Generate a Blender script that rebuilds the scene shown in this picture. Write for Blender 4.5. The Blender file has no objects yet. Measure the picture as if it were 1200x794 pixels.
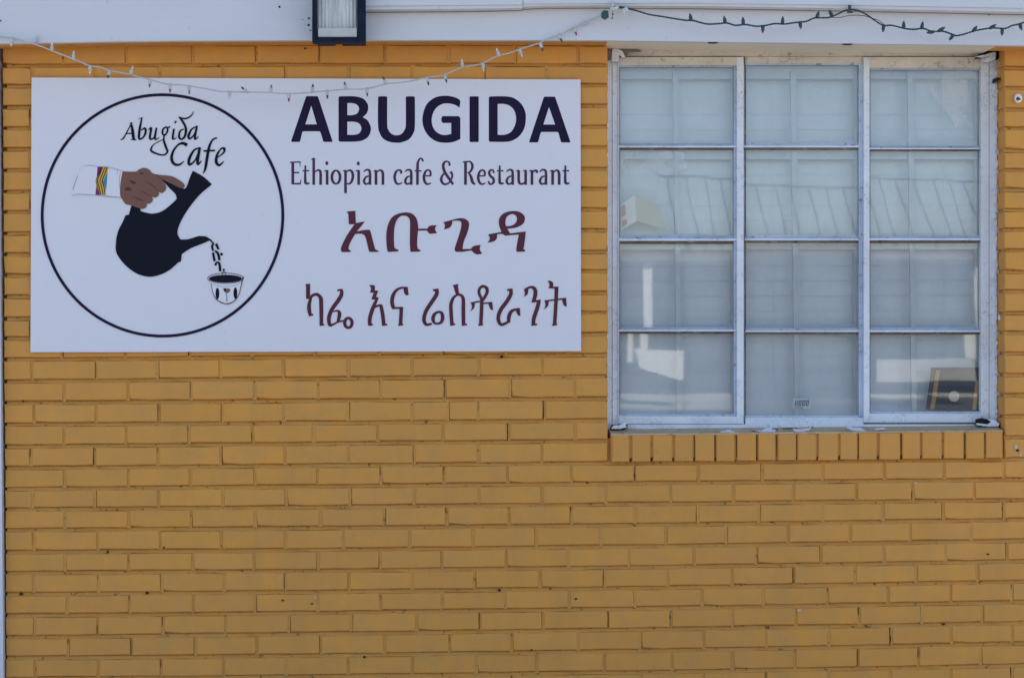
import bpy, bmesh, math, random
from mathutils import Vector, Matrix
from mathutils.geometry import tessellate_polygon
random.seed(7)
C = bpy.context.scene.collection
S = bpy.context.scene
PI = math.pi

# ------------------------------------------------------------------ camera
F = 2239.0                      # focal length in photo pixels (photo 1200 wide)
YAW, PIT, ROL = 0.05015, 0.0031, 0.0057
EYE = Vector((0.0, -6.13, 1.60))
_c, _s = math.cos(YAW), math.sin(YAW)
_cp, _sp = math.cos(PIT), math.sin(PIT)
_r = Vector((_c, -_s, 0)); FWD = Vector((_s*_cp, _c*_cp, _sp)); _u = Vector((-_sp*_s, -_sp*_c, _cp))
_cr, _sr = math.cos(ROL), math.sin(ROL)
RGT = _cr*_r - _sr*_u
UPV = _sr*_r + _cr*_u
cam_d = bpy.data.cameras.new('camera'); cam = bpy.data.objects.new('camera', cam_d); C.objects.link(cam)
cam_d.sensor_width = 36; cam_d.sensor_fit = 'HORIZONTAL'; cam_d.lens = 36*F/1200
cam_d.clip_start = 0.1; cam_d.clip_end = 2000
M3 = Matrix((RGT, UPV, -FWD)).transposed()
cam.matrix_world = Matrix.Translation(EYE) @ M3.to_4x4()
S.camera = cam

def P(px, py, y=0.0):
    """the point of the vertical plane at depth y seen at photo pixel (px, py)"""
    d = FWD + RGT*((px-600)/F) - UPV*((py-397)/F)
    t = (y-EYE.y)/d.y
    return EYE + d*t

# ------------------------------------------------------------------ light
SUN_EL, SUN_AZ = math.radians(50), math.radians(18)     # sun behind the building
w = bpy.data.worlds.new('World'); S.world = w; w.use_nodes = True
nt = w.node_tree; bg = nt.nodes['Background']
sky = nt.nodes.new('ShaderNodeTexSky'); sky.sky_type = 'NISHITA'; sky.sun_disc = False
sky.sun_elevation = SUN_EL; sky.sun_rotation = SUN_AZ
sky.air_density = 1.0; sky.dust_density = 1.0; sky.ozone_density = 1.0
nt.links.new(sky.outputs[0], bg.inputs[0]); bg.inputs[1].default_value = 0.10
sl = bpy.data.lights.new('sun', 'SUN'); sl.energy = 4.5; sl.angle = math.radians(0.5); sl.color = (1, .95, .86)
sun = bpy.data.objects.new('sun', sl); C.objects.link(sun)
sd = Vector((math.sin(SUN_AZ)*math.cos(SUN_EL), math.cos(SUN_AZ)*math.cos(SUN_EL), math.sin(SUN_EL)))
sun.rotation_euler = sd.to_track_quat('Z', 'Y').to_euler()
sun.location = sd*20
vs = S.view_settings; vs.view_transform = 'Standard'; vs.look = 'None'; vs.gamma = 1; vs.exposure = 1.62
S.display_settings.display_device = 'sRGB'

# ------------------------------------------------------------------ materials
def new_mat(name):
    m = bpy.data.materials.new(name); m.use_nodes = True
    return m, m.node_tree, m.node_tree.nodes['Principled BSDF']

def N(t, typ, **kw):
    n = t.nodes.new(typ)
    for k, v in kw.items(): setattr(n, k, v)
    return n

def noise(t, scale, detail=4, rough=.6, dim='3D', coord='Object', stretch=None):
    if coord == 'Position':
        g = N(t, 'ShaderNodeNewGeometry'); src = g.outputs['Position']
    else:
        tc = N(t, 'ShaderNodeTexCoord'); src = tc.outputs[coord]
    if stretch:
        mp = N(t, 'ShaderNodeMapping'); mp.inputs['Scale'].default_value = stretch
        t.links.new(src, mp.inputs[0]); src = mp.outputs[0]
    n = N(t, 'ShaderNodeTexNoise'); n.inputs['Scale'].default_value = scale
    n.inputs['Detail'].default_value = detail; n.inputs['Roughness'].default_value = rough
    t.links.new(src, n.inputs['Vector'])
    return n.outputs[0]

def ramp(t, fac, stops):
    r = N(t, 'ShaderNodeValToRGB'); e = r.color_ramp.elements
    while len(e) < len(stops): e.new(.5)
    for i, (p, c) in enumerate(stops):
        e[i].position = p
        e[i].color = (c, c, c, 1) if not isinstance(c, (tuple, list)) else (*c, 1)
    t.links.new(fac, r.inputs[0])
    return r.outputs[0]

def mix(t, fac, a, b, blend='MIX'):
    m = N(t, 'ShaderNodeMix', data_type='RGBA', blend_type=blend)
    def put(s, v):
        if hasattr(v, 'links'): t.links.new(v, s)
        elif isinstance(v, (tuple, list)): s.default_value = (*v, 1)
        else: s.default_value = v
    put(m.inputs[0], fac); put(m.inputs[6], a); put(m.inputs[7], b)
    return m.outputs[2]

def bump(t, b, h, strength=.3, dist=.002):
    n = N(t, 'ShaderNodeBump'); n.inputs['Strength'].default_value = strength; n.inputs['Distance'].default_value = dist
    t.links.new(h, n.inputs['Height']); t.links.new(n.outputs[0], b.inputs['Normal'])

def flat(name, col, rough=.6, metal=0, var=.0, scale=30):
    m, t, b = new_mat(name)
    if name.startswith(('ink', 'print')): b.inputs['Specular IOR Level'].default_value = .12; rough = .6
    b.inputs['Roughness'].default_value = rough; b.inputs['Metallic'].default_value = metal
    if var:
        n = noise(t, scale, 5, .6, coord='Position')
        f = ramp(t, n, [(.3, 0.0), (.7, 1.0)])
        t.links.new(mix(t, f, tuple(c*(1-var) for c in col), tuple(min(1, c*(1+var)) for c in col)), b.inputs['Base Color'])
    else:
        b.inputs['Base Color'].default_value = (*col, 1)
    return m

YEL = (.66, .335, .075)
def brick_paint(name, mortar=False):
    m, t, b = new_mat(name)
    oi = N(t, 'ShaderNodeObjectInfo')
    big = noise(t, 1.3, 3, .5, coord='Position')
    mid = noise(t, 14, 4, .6, coord='Position')
    fine = noise(t, 160, 4, .65, coord='Position')
    c = mix(t, ramp(t, big, [(.3, 0.), (.7, 1.)]), (.665, .294, .063), (.715, .312, .050))
    c = mix(t, ramp(t, mid, [(.35, 0.), (.65, .75)]), c, (.58, .283, .076))
    if not mortar:
        hs = N(t, 'ShaderNodeHueSaturation')
        mr = N(t, 'ShaderNodeMapRange'); mr.inputs['To Min'].default_value = .965; mr.inputs['To Max'].default_value = 1.03
        t.links.new(oi.outputs['Random'], mr.inputs[0]); t.links.new(mr.outputs[0], hs.inputs['Value'])
        t.links.new(c, hs.inputs['Color']); c = hs.outputs[0]
    drip = noise(t, 2.2, 5, .7, coord='Position', stretch=(3.2, 1, .35))
    c = mix(t, ramp(t, drip, [(.50, 0.), (.75, .22)]), c, (.40, .20, .055))
    # grime: small dirty pits and smudges
    c = mix(t, ramp(t, fine, [(.60, 0.), (.74, .40)]), c, (.36, .19, .06))
    d = noise(t, 55, 3, .7, coord='Position')
    if mortar:
        c = mix(t, .22, c, (.46, .27, .08))
        c = mix(t, ramp(t, d, [(.62, 0.), (.68, .9)]), c, (.10, .06, .03))
    else:
        c = mix(t, ramp(t, d, [(.70, 0.), (.76, .5)]), c, (.30, .18, .08))
        pale = noise(t, 5.5, 5, .75, coord='Position')
        c = mix(t, ramp(t, pale, [(.60, 0.), (.80, .25)]), c, (.62, .42, .22))
    t.links.new(c, b.inputs['Base Color']); b.inputs['Roughness'].default_value = .62
    b.inputs['Specular IOR Level'].default_value = .3
    h = mix(t, .45, mid, fine)
    bump(t, b, h, .55 if not mortar else .9, .003 if not mortar else .006)
    return m
M_BRICK = brick_paint('yellow_brick_paint')
M_MORTAR = brick_paint('yellow_mortar_paint', True)
M_CRACK = flat('dark_gap', (.035, .02, .012), .9)
M_HOLE = flat('black_hole', (.012, .009, .008), .95)

def white_paint(name, base=(.80, .79, .76), dirt=(.42, .36, .28), amount=.5, streak=None, old=None, spk=.64):
    m, t, b = new_mat(name)
    n1 = noise(t, 3.0, 5, .65, coord='Position', stretch=streak)
    n2 = noise(t, 42, 5, .7, coord='Position')
    c = mix(t, ramp(t, n1, [(.42, 0.), (.78, amount*.5)]), base, dirt)
    c = mix(t, ramp(t, n2, [(spk, 0.), (spk+.07, amount*.6)]), c, tuple(x*.7 for x in dirt))
    if old:
        n3 = noise(t, 24, 6, .75, coord='Position', stretch=(1, 1, 2.5))
        c = mix(t, ramp(t, n3, [(.56, 0.), (.62, .75)]), c, old)
    if old:
        g = N(t, 'ShaderNodeNewGeometry'); vo = N(t, 'ShaderNodeTexVoronoi', feature='DISTANCE_TO_EDGE'); vo.inputs['Scale'].default_value = 105
        wn = N(t, 'ShaderNodeTexNoise'); wn.inputs['Scale'].default_value = 40; t.links.new(g.outputs['Position'], wn.inputs['Vector'])
        mv = N(t, 'ShaderNodeMix', data_type='VECTOR'); mv.inputs[0].default_value = .03
        t.links.new(g.outputs['Position'], mv.inputs[4]); t.links.new(wn.outputs['Color'], mv.inputs[5]); t.links.new(mv.outputs[1], vo.inputs['Vector'])
        edge = ramp(t, vo.outputs['Distance'], [(.02, 1.), (.07, 0.)])
        where = ramp(t, noise(t, 9, 4, .7, coord='Position'), [(.50, 0.), (.63, .5)])
        mm = N(t, 'ShaderNodeMath', operation='MULTIPLY'); t.links.new(edge, mm.inputs[0]); t.links.new(where, mm.inputs[1])
        c = mix(t, mm.outputs[0], c, tuple(x*.45 for x in dirt))
    t.links.new(c, b.inputs['Base Color']); b.inputs['Roughness'].default_value = .5
    b.inputs['Specular IOR Level'].default_value = .35
    bump(t, b, n2, .25, .002)
    return m
M_FASCIA = white_paint('fascia_white_paint', (.66, .65, .70), (.49, .48, .48), .6, (.35, 1, 2.5))
M_CREAM = white_paint('cream_paint', (.82, .73, .60), (.46, .36, .25), .7, (.6, 1, 3))
M_FRAME = white_paint('window_white_paint', (.75, .765, .82), (.34, .30, .28), .7, None, (.52, .58, .71), .61)
M_HEAD = white_paint('stained_head_paint', (.70, .62, .54), (.26, .20, .15), 1.0, (.8, 1, 2.5), (.62, .58, .54), .58)
M_PUTTY = white_paint('old_blue_putty', (.47, .54, .67), (.20, .20, .23), 1.2, None, (.34, .42, .57), .57)
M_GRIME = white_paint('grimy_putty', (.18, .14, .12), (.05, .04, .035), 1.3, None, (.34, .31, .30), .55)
M_SILLTOP = white_paint('sill_mortar', (.54, .39, .24), (.28, .19, .12), 1.1, None, (.60, .32, .08), .56)
M_SIGN = white_paint('sign_white', (.74, .705, .765), (.66, .63, .68), .35)
M_INK = flat('ink_navy', (.016, .009, .036), .45)
M_INKP = flat('ink_plum', (.085, .034, .070), .5)
M_INKM = flat('ink_maroon', (.105, .028, .042), .5)
M_INKB = flat('ink_black_blue', (.006, .007, .016), .45)
M_SKIN = flat('print_brown', (.200, .098, .075), .5)
M_SKIND = flat('print_brown_dark', (.090, .042, .036), .5)
M_SLEEVE = flat('print_white', (.75, .715, .775), .5)
M_LINE = flat('print_grey_line', (.36, .36, .41), .5)
M_GOLD = flat('print_gold', (.62, .36, .06), .5)
M_PURP = flat('print_purple', (.20, .035, .17), .5)
M_BLUE = flat('print_blue', (.02, .24, .42), .5)
M_WEDGE = flat('ink_dark_metal', (.006, .014, .034), .5, .0, .2)
M_ROOM = flat('room_dark', (.10, .09, .08), .9)
M_BLIND = flat('blind_white', (.89, .91, .96), .45, 0, .04, 8)
M_STORM = flat('inner_frame_white', (.74, .78, .84), .5, 0, .06, 20)

def glass(name, film=1.0):
    m = bpy.data.materials.new(name); m.use_nodes = True; t = m.node_tree
    t.nodes.clear()
    out = N(t, 'ShaderNodeOutputMaterial')
    fr = N(t, 'ShaderNodeFresnel'); fr.inputs[0].default_value = 1.58
    tr = N(t, 'ShaderNodeBsdfTransparent'); tr.inputs[0].default_value = (.985, .992, .992, 1)
    gl = N(t, 'ShaderNodeBsdfGlossy'); gl.inputs['Roughness'].default_value = .016
    wav = noise(t, 1.7, 2, .4, coord='Position', stretch=(2.2, 1, 1))
    bp = N(t, 'ShaderNodeBump'); bp.inputs['Strength'].default_value = .035; bp.inputs['Distance'].default_value = .01
    t.links.new(wav, bp.inputs['Height']); t.links.new(bp.outputs[0], gl.inputs['Normal'])
    a = N(t, 'ShaderNodeMixShader'); t.links.new(fr.outputs[0], a.inputs[0]); t.links.new(tr.outputs[0], a.inputs[1]); t.links.new(gl.outputs[0], a.inputs[2])
    df = N(t, 'ShaderNodeBsdfDiffuse'); df.inputs[0].default_value = (.75, .75, .76, 1)
    n1 = noise(t, 6, 5, .7, coord='Position', stretch=(1, 1, .5))
    n2 = noise(t, 70, 4, .7, coord='Position')
    f = mix(t, .3, ramp(t, n1, [(.30, .06*film), (.75, .22*film)]), ramp(t, n2, [(.5, .05*film), (.75, .22*film)]))
    b = N(t, 'ShaderNodeMixShader'); t.links.new(f, b.inputs[0]); t.links.new(a.outputs[0], b.inputs[1]); t.links.new(df.outputs[0], b.inputs[2])
    t.links.new(b.outputs[0], out.inputs[0])
    return m
M_GLASS = glass('hazy_window_glass', .4); M_GLASS2 = glass('clearer_window_glass', .2)

# ------------------------------------------------------------------ helpers
def link(o, parent=None):
    C.objects.link(o)
    if parent is not None: o.parent = parent
    return o

def mesh(name, verts, faces, mats, parent=None, smooth=False, midx=None):
    me = bpy.data.meshes.new(name)
    me.from_pydata([tuple(v) for v in verts], [], faces)
    if not isinstance(mats, (list, tuple)): mats = [mats]
    for m in mats: me.materials.append(m)
    if midx:
        for p, i in zip(me.polygons, midx): p.material_index = i
    if smooth:
        for p in me.polygons: p.use_smooth = True
    me.validate(); me.update()
    return link(bpy.data.objects.new(name, me), parent)

def thing(name, label, cat, group=None, loc=None):
    o = bpy.data.objects.new(name, None); C.objects.link(o); o.empty_display_size = .05
    o['label'] = label; o['category'] = cat
    if group: o['group'] = group
    return o
def tag(o, label, cat, group=None):
    o['label'] = label; o['category'] = cat
    if group: o['group'] = group
    return o

class MB:
    def __init__(s): s.v = []; s.f = []; s.m = []
    def add(s, vs, fs, mi=0):
        k = len(s.v); s.v += [Vector(v) for v in vs]; s.f += [tuple(i+k for i in f) for f in fs]; s.m += [mi]*len(fs)
    def prism(s, front, back, mi=0):
        """closed solid from two matching rings (front seen counter-clockwise from the camera)"""
        n = len(front)
        fs = [tuple(range(n)), tuple(range(2*n-1, n-1, -1))] + [(i, i+n, (i+1) % n+n, (i+1) % n) for i in range(n)]
        s.add(list(front)+list(back), fs, mi)
    def pbox(s, x0, y0, x1, y1, yf, yb, mi=0):
        """box whose front face covers photo rect (x0,y0)-(x1,y1) at depth yf, straight back to yb"""
        q = [P(x0, y1, yf), P(x1, y1, yf), P(x1, y0, yf), P(x0, y0, yf)]
        s.prism(q, [Vector((p.x, yb, p.z)) for p in q], mi)
    def box(s, a, b, mi=0):
        (x0, y0, z0), (x1, y1, z1) = a, b
        f = [Vector((x0, y0, z0)), Vector((x1, y0, z0)), Vector((x1, y0, z1)), Vector((x0, y0, z1))]
        s.prism(f, [Vector((p.x, y1, p.z)) for p in f], mi)
    def poly(s, pts, yf, yb, mi=0):
        q = [P(x, y, yf) for x, y in pts]
        s.prism(q, [Vector((p.x, yb, p.z)) for p in q], mi)
    def build(s, name, mats, parent=None, smooth=False, fix=True):
        o = mesh(name, s.v, s.f, mats, parent, smooth, s.m if isinstance(mats, (list, tuple)) and len(mats) > 1 else None)
        if fix:
            b = bmesh.new(); b.from_mesh(o.data); bmesh.ops.recalc_face_normals(b, faces=b.faces); b.to_mesh(o.data); b.free()
        return o

def cr(pts, n=6):
    """Catmull-Rom through tuples of any length"""
    out = []
    m = len(pts)
    for i in range(m-1):
        p0 = pts[max(i-1, 0)]; p1 = pts[i]; p2 = pts[i+1]; p3 = pts[min(i+2, m-1)]
        for k in range(n):
            u = k/n
            out.append(tuple(.5*((2*b)+(-a+c)*u+(2*a-5*b+4*c-d)*u*u+(-a+3*b-3*c+d)*u**3) for a, b, c, d in zip(p0, p1, p2, p3)))
    out.append(tuple(pts[-1]))
    return out

def tube(mb, pts, r, sides=6, mi=0, closed=True):
    pts = [Vector(p) for p in pts]
    ring = []
    for i, p in enumerate(pts):
        d = (pts[min(i+1, len(pts)-1)]-pts[max(i-1, 0)]).normalized()
        a = d.cross(Vector((0, 1, 0.01)))
        if a.length < 1e-5: a = d.cross(Vector((1, 0, 0)))
        a.normalize(); b = d.cross(a)
        rr = r[i] if isinstance(r, (list, tuple)) else r
        ring.append([p+a*rr*math.cos(2*PI*k/sides)+b*rr*math.sin(2*PI*k/sides) for k in range(sides)])
    vs = [v for q in ring for v in q]; fs = []
    for i in range(len(ring)-1):
        for k in range(sides):
            k2 = (k+1) % sides
            fs.append((i*sides+k, i*sides+k2, (i+1)*sides+k2, (i+1)*sides+k))
    fs.append(tuple(range(sides-1, -1, -1))); fs.append(tuple((len(ring)-1)*sides+k for k in range(sides)))
    mb.add(vs, fs, mi)

# ------------------------------------------------------------------ brick course data, read off the photograph
Lx = [77.0,100.7,125.6,150.3,174.8,199.2,224.4,248.1,273.1,298,322.9,347.4,372.8,396,421.0,446.6,471.8,497,522.7,547.9,572.5,596.5,620.4,646.4,670.8,695.5,720.7,745.9,770.3,795]
Mx = [76,100,123.9,148.3,172.5,197.4,221.1,245.1,269.5,294.7,317.7,342.8,366,391.2,415.6,440.7,466.6,492.3,516.2,542.2,566.1,590.5,615,640.1,664.5,689,713.1,737.6,762.8,787.5]
Rx = [79.6,103.1,128.1,150.6,176.4,199.1,222.3,245.7,269.1,293.4,318.4,341.1,366.4,389.6,413.6,438.7,462.9,487.4,511.7,537.9,561.4,585.4,608.5,633,657,680.9,704.8,729.3,753.2,779.1]
def course(k, x):
    if k < 0: a, b, c = 52.5, 51.5, 56.0
    elif k > 29: a, b, c = Lx[29]+24.8*(k-29), Mx[29]+24.6*(k-29), Rx[29]+24.4*(k-29)
    else: a, b, c = Lx[k], Mx[k], Rx[k]
    def q(x):
        return (a*(x-700)*(x-1190)/((20-700)*(20-1190)) + b*(x-20)*(x-1190)/((700-20)*(700-1190)) + c*(x-20)*(x-700)/((1190-20)*(1190-700)))
    if x > 1200: return q(1200)+(x-1200)*(q(1200)-q(1190))/10
    return q(max(x, 0))
HJ = {
-1:[74,147.5,226,300,374.8,451,526,604,677],
0:[38,112,187,262,335,409,483,567,641],
14:[37.3,112.6,185.1,258.2,332.7,408.3,483.1,561.2,635.3],
15:[75,149.9,223.7,298.5,373,446,521.7,598,674],
16:[39.8,112.6,186.4,260.2,332.7,408.3,483.4,525.4,560.7,637.8],
17:[75,147.9,221.4,296,367.5,442.8,519,596,674],
18:[36,110.8,185.1,259,334,408.3,485,560.7,635],
19:[75.6,150.4,223.2,298.5,371.8,446,520.4,594.7,669.3,744,818,893,964.2,1036.8,1106.5,1176.6],
20:[37.8,111.6,185.6,261.2,335,410.8,485.9,561.5,635,710,786.4,859.4,930.2,1003.8,1069.3,1142.3],
21:[76.3,150.6,224.2,299,375.6,450.6,523.4,596.7,669.6,744.2,817.5,889.7,964.2,1034.8,1105,1175.8],
22:[39.5,114.6,187.7,259.4,334.5,402.5,480,554.4,628.2,704.5,780.6,851.1,924,996.5,1067,1138],
23:[76.8,150.6,226,297.7,372.5,445.6,517.9,592.7,666.2,737.3,813.6,886.6,961.7,1036,1107.8,1180],
24:[39.5,115.4,189.4,262.7,334,408.8,483.4,556.4,632.7,708.3,783,857.7,930,1002,1073.8,1145.6],
25:[78.6,151.9,226.7,299,372.5,446,518.6,592,667.5,743.6,823,894,970,1041,1114,1186],
26:[40.3,114.6,190.7,264.5,339,412,488.4,562,636.5,712.6,786,859,932.7,1007,1080,1151.4],
27:[80,154,228.7,301,376,450.6,527.5,600,677.6,750.6,825,898,971.3,1044.3,1114.6,1186],
28:[41,115.4,189,262,335,408,483.4,558,629,708.3,787.7,858.2,931.5,1005.8,1076.3,1149.4]}
XL = lambda y: 2.2+(y-50)/744*4.3           # left end of the brickwork
WX0, WX1 = 712.6, 1177.0                     # sides of the window opening at the wall face
SIGN = [(37, 91), (680.3, 93.3), (681, 411.3), (35.8, 412.5)]
rows = []                                    # (k, x0, x1)
for k in range(-1, 37):
    xl = XL(course(k, 0)+12)
    if k in HJ: J = list(HJ[k])
    elif k < 14: J = [36.0+73.9*i for i in range(9)] if k % 2 == 0 else [73.0+74.2*i for i in range(9)]
    else: J = list(HJ[28 if k % 2 == 0 else 27])
    if k <= 18:
        J = [j for j in J if j < 700]
        spans = list(zip([xl]+J, J+[WX0]))
        a = WX1
        J2 = [a, a+36+(k % 2)*37]
        while J2[-1] < 1460: J2.append(J2[-1]+73)
        spans += list(zip(J2[:-1], J2[1:]))
    else:
        while J[-1] < 1460: J.append(J[-1]+72.6)
        spans = list(zip([xl]+J, J[1:] and J))
    rows += [(k, a, b) for a, b in spans]

# ------------------------------------------------------------------ the building
bld = thing('cafe_building', 'yellow painted brick cafe front with a white eave board and a white steel window', 'building')
GZ = 0.0
X0w = P(3, 400).x; X1w = P(1470, 400).x
ztop = P(600, -95).z
ox0, ox1 = P(WX0, 300).x-.004, P(WX1, 300).x+.004
oz1, oz0 = P(900, 44).z, P(900, 512).z
cy0, cy1 = .0140, .27
core = MB()
gap = P(8.5, 400).x
core.box((gap, cy0, GZ), (ox0-.004, cy1, ztop)); core.box((ox1+.004, cy0, GZ), (X1w, cy1, ztop))
core.box((ox0-.004, cy0, GZ), (ox1+.004, cy1, oz0)); core.box((ox0-.004, cy0, oz1), (ox1+.004, cy1, ztop))
wall = core.build('brick_wall', M_MORTAR, bld)

# brick shapes shared between bricks
H0, D0 = .0575, .090
def brick_mesh(W, seed):
    r = random.Random(seed)
    # rounded outline: corners plus mid-points, three rings: back, arris, face
    ts = [(-.5, -.5), (-.17, -.5), (.17, -.5), (.5, -.5), (.5, 0), (.5, .5), (.17, .5), (-.17, .5), (-.5, .5), (-.5, 0)]
    v = []
    jit = [(r.uniform(-.0012, .0012), r.uniform(-.0012, .0012)) for _ in ts]
    if r.random() < .15:                       # a knocked corner
        i = r.choice([0, 3, 5, 8]); jit[i] = (-math.copysign(r.uniform(.002, .004), ts[i][0]), -math.copysign(r.uniform(.002, .004), ts[i][1]))
    for (inset, y) in ((0, D0), (0, .0045), (.0028, .0)):
        for (tx, tz), (jx, jz) in zip(ts, jit):
            x, z = tx*W, tz*H0
            x -= math.copysign(inset, tx) if abs(tx) > .2 else 0
            z -= math.copysign(inset, tz) if abs(tz) > .2 else 0
            v.append((x+jx, y+(r.uniform(-.0006, .0006) if y < .05 else 0), z+jz))
    n = 10; fs = []
    for ring in range(2):
        for i in range(n):
            j = (i+1) % n
            fs.append((ring*n+i, ring*n+j, (ring+1)*n+j, (ring+1)*n+i))
    fs.append(tuple(range(2*n, 3*n)))
    me = bpy.data.meshes.new('brick'); me.from_pydata(v, [], fs); me.materials.append(M_BRICK); me.update()
    return me
W_FULL, W_HALF = .193, .092
FULL = [brick_mesh(W_FULL, i) for i in range(16)]
HALF = [brick_mesh(W_HALF, 100+i) for i in range(8)]

def in_sign(x0, y0, x1, y1): return x0 > 37 and x1 < 680 and y0 > 92 and y1 < 411
cand = []
cracks = MB(); heads = MB()
for (k, a, b) in rows:
    g = random.uniform(.7, 1.5)
    a2, b2 = a+g*(.4 if abs(a-XL(course(k, 0)+12)) < 1 or a in (WX1,) else 1), b-g*(.3 if b == WX0 else 1)
    yt, yb_ = course(k, (a+b)/2)+random.uniform(1.6, 2.3), course(k+1, (a+b)/2)-random.uniform(1.6, 2.4)
    if in_sign(a2, yt, b2, yb_): continue
    m_ = (a2+b2)/2
    pl, pr = P(a2, (course(k, a2)+course(k+1, a2))/2), P(b2, (course(k, b2)+course(k+1, b2))/2)
    t_, b_ = P(m_, yt), P(m_, yb_)
    ctr = Vector(((pl.x+pr.x)/2, 0, (t_.z+b_.z)/2))
    wd = (pr-pl).length; ht = t_.z-b_.z
    if ctr.z < .03: continue
    ang = math.atan2(pr.z-pl.z, pr.x-pl.x)
    me = random.choice(FULL if wd > .14 else HALF); w0 = W_FULL if wd > .14 else W_HALF
    mat = Matrix.Translation(ctr+Vector((0, random.uniform(-.0016, .0014), 0))) @ Matrix.Rotation(-ang, 4, 'Y') @ Matrix.Diagonal((wd/w0, 1, ht/H0, 1))
    # area seen in the photograph
    vx0, vx1 = max(a2, 0), min(b2, 1200); vy0, vy1 = max(yt, 50), min(yb_, 794)
    area = max(0, vx1-vx0)*max(0, vy1-vy0)
    if vy0 < 411 and vy1 > 92 and area:
        ovx = max(0, min(vx1, 680)-max(vx0, 37)); ovy = max(0, min(vy1, 411)-max(vy0, 92)); area -= ovx*ovy
    cand.append((area, me, mat, k, b, b2, yt, yb_))
    if b < 1455 and abs(b-WX0) > 1:
        o1, o2 = random.choice([(-1.2, 2.4), (-2.4, 1.2), (-2.4, 2.4), (-2.4, 2.4), (-2.4, 2.4), (-2.4, 2.4), (-.9, 2.4), (-2.4, .9)])
        heads.pbox(b+o1, yt-.6, b+o2, yb_+.6, .0026+random.uniform(-.0012, .0018), .0150)
cand.sort(key=lambda c: -c[0])
rest = MB()
for i, (area, me, mat, k, b, b2, yt, yb_) in enumerate(cand):
    if i < 300 and area > 12:
        o = bpy.data.objects.new('brick', me); link(o, wall); o.matrix_world = mat
    else:
        rest.add([mat @ v.co for v in me.vertices], [tuple(p.vertices) for p in me.polygons])
    # a thin open crack beside some head joints
    if area > 200 and b < 1190 and random.random() < .20 and abs(b-WX0) > 2:
        x = b2+random.uniform(.1, .6); wpx = random.uniform(.35, .95)
        h_ = yb_-yt; s0 = random.choice([0, 0, .0, .45]); s1 = random.choice([1, 1, .5, .3]) if s0 == 0 else 1
        n = 5; lft = []; rgt = []
        for q in range(n):
            yy = yt+h_*(s0+(s1-s0)*q/(n-1)); ww = wpx*random.uniform(.35, 1.1)*(.6 if q in (0, n-1) else 1)
            jx = random.uniform(-.35, .35)
            lft.append((x+jx-ww/2, yy)); rgt.append((x+jx+ww/2, yy))
        cracks.poly(lft+rgt[::-1], .0010, .0060)
beds = MB()
def bed(k, xa, xb):
    n = max(3, int((xb-xa)/18)); vs_ = []
    for i in range(n+1):
        x = xa+(xb-xa)*i/n; y = course(k, x)
        up = -2.7+random.uniform(-.3, .3); dn = 2.3+random.uniform(-.5, .4)
        a, b = P(x, y+up), P(x, y+dn); mid = P(x, y+up*.35)
        vs_ += [(a.x, .0138, a.z), (mid.x, .0078+random.uniform(-.001, .001), mid.z), (b.x, .0014+random.uniform(-.0008, .0012), b.z), (b.x, .0145, b.z)]
    fs = [(4*i+j, 4*i+(j+1) % 4, 4*i+4+(j+1) % 4, 4*i+4+j) for i in range(n) for j in range(4)]+[(3, 2, 1, 0), (4*n, 4*n+1, 4*n+2, 4*n+3)]
    beds.add(vs_, fs)
for k in range(0, 36):
    if k <= 18: bed(k, 8, WX0-.5); bed(k, WX1+.3, 1450)
    else: bed(k, 8, 1450)
bo = beds.build('mortar_bed', M_MORTAR, wall); bo['kind'] = 'stuff'
ho = heads.build('head_joint', M_MORTAR, wall); ho['kind'] = 'stuff'
ro = rest.build('brick_remainder', M_BRICK, wall); ro['kind'] = 'stuff'
co = cracks.build('joint_crack', M_CRACK, wall); co['kind'] = 'stuff'

def disc(mb, px, py, r, yf, yb, n=10, mi=0, ry=None, jit=0):
    mb.poly([(px+r*math.cos(2*PI*i/n)*(1+random.uniform(-jit, jit)), py+(ry or r)*math.sin(2*PI*i/n)*(1+random.uniform(-jit, jit))) for i in range(n)][::-1], yf, yb, mi)
for (x, y, r) in [(588, 417.5, 1.7), (675, 701.3, 1.4), (331.4, 703, 1.3), (365.6, 706.8, 1.2), (585, 691, 1.6), (24.5, 695.5, 1.8), (172, 694.5, 1.6),
                  (427, 769.3, 1.7), (1105.5, 731, 1.3), (1192.6, 527.5, 1.7), (623, 761, 1.2), (357.5, 57, 1.2), (192, 641, 1.3), (27, 470, 1.0), (1158, 649, 1.2), (126, 646, 1.3)]:
    mb = MB(); disc(mb, x, y, r, -.0026, .004, 9, 0, r*.85, .18); mb.build('drill_hole', M_HOLE, wall)
chips = MB()
for (x, y, rx, ry) in [(936.5, 714.6, 2.6, 1.3), (369.5, 699.5, 1.2, 1.9), (1190.3, 523.5, 1.7, 2.4), (1195.8, 532.6, 1.5, 2.1), (1073, 565.5, 2.6, .7), (1168, 402, 1.4, 2.4), (1171, 372, 1.2, 3), (712.3, 428, .8, 2)]:
    disc(chips, x, y, rx, -.0024, .003, 9, 0, ry, .3)
chp = chips.build('bare_paint_spot', flat('bare_spot', (.52, .46, .42), .7), wall); chp['kind'] = 'stuff'

# corner board at the left end
cb = MB()
cb.poly([(-2.6, 40), (3.9, 794), (6.4, 1010), (-34, 1010), (-38, 40)][::-1], -.022, .05)
cb.build('corner_board', M_FASCIA, bld)

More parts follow.
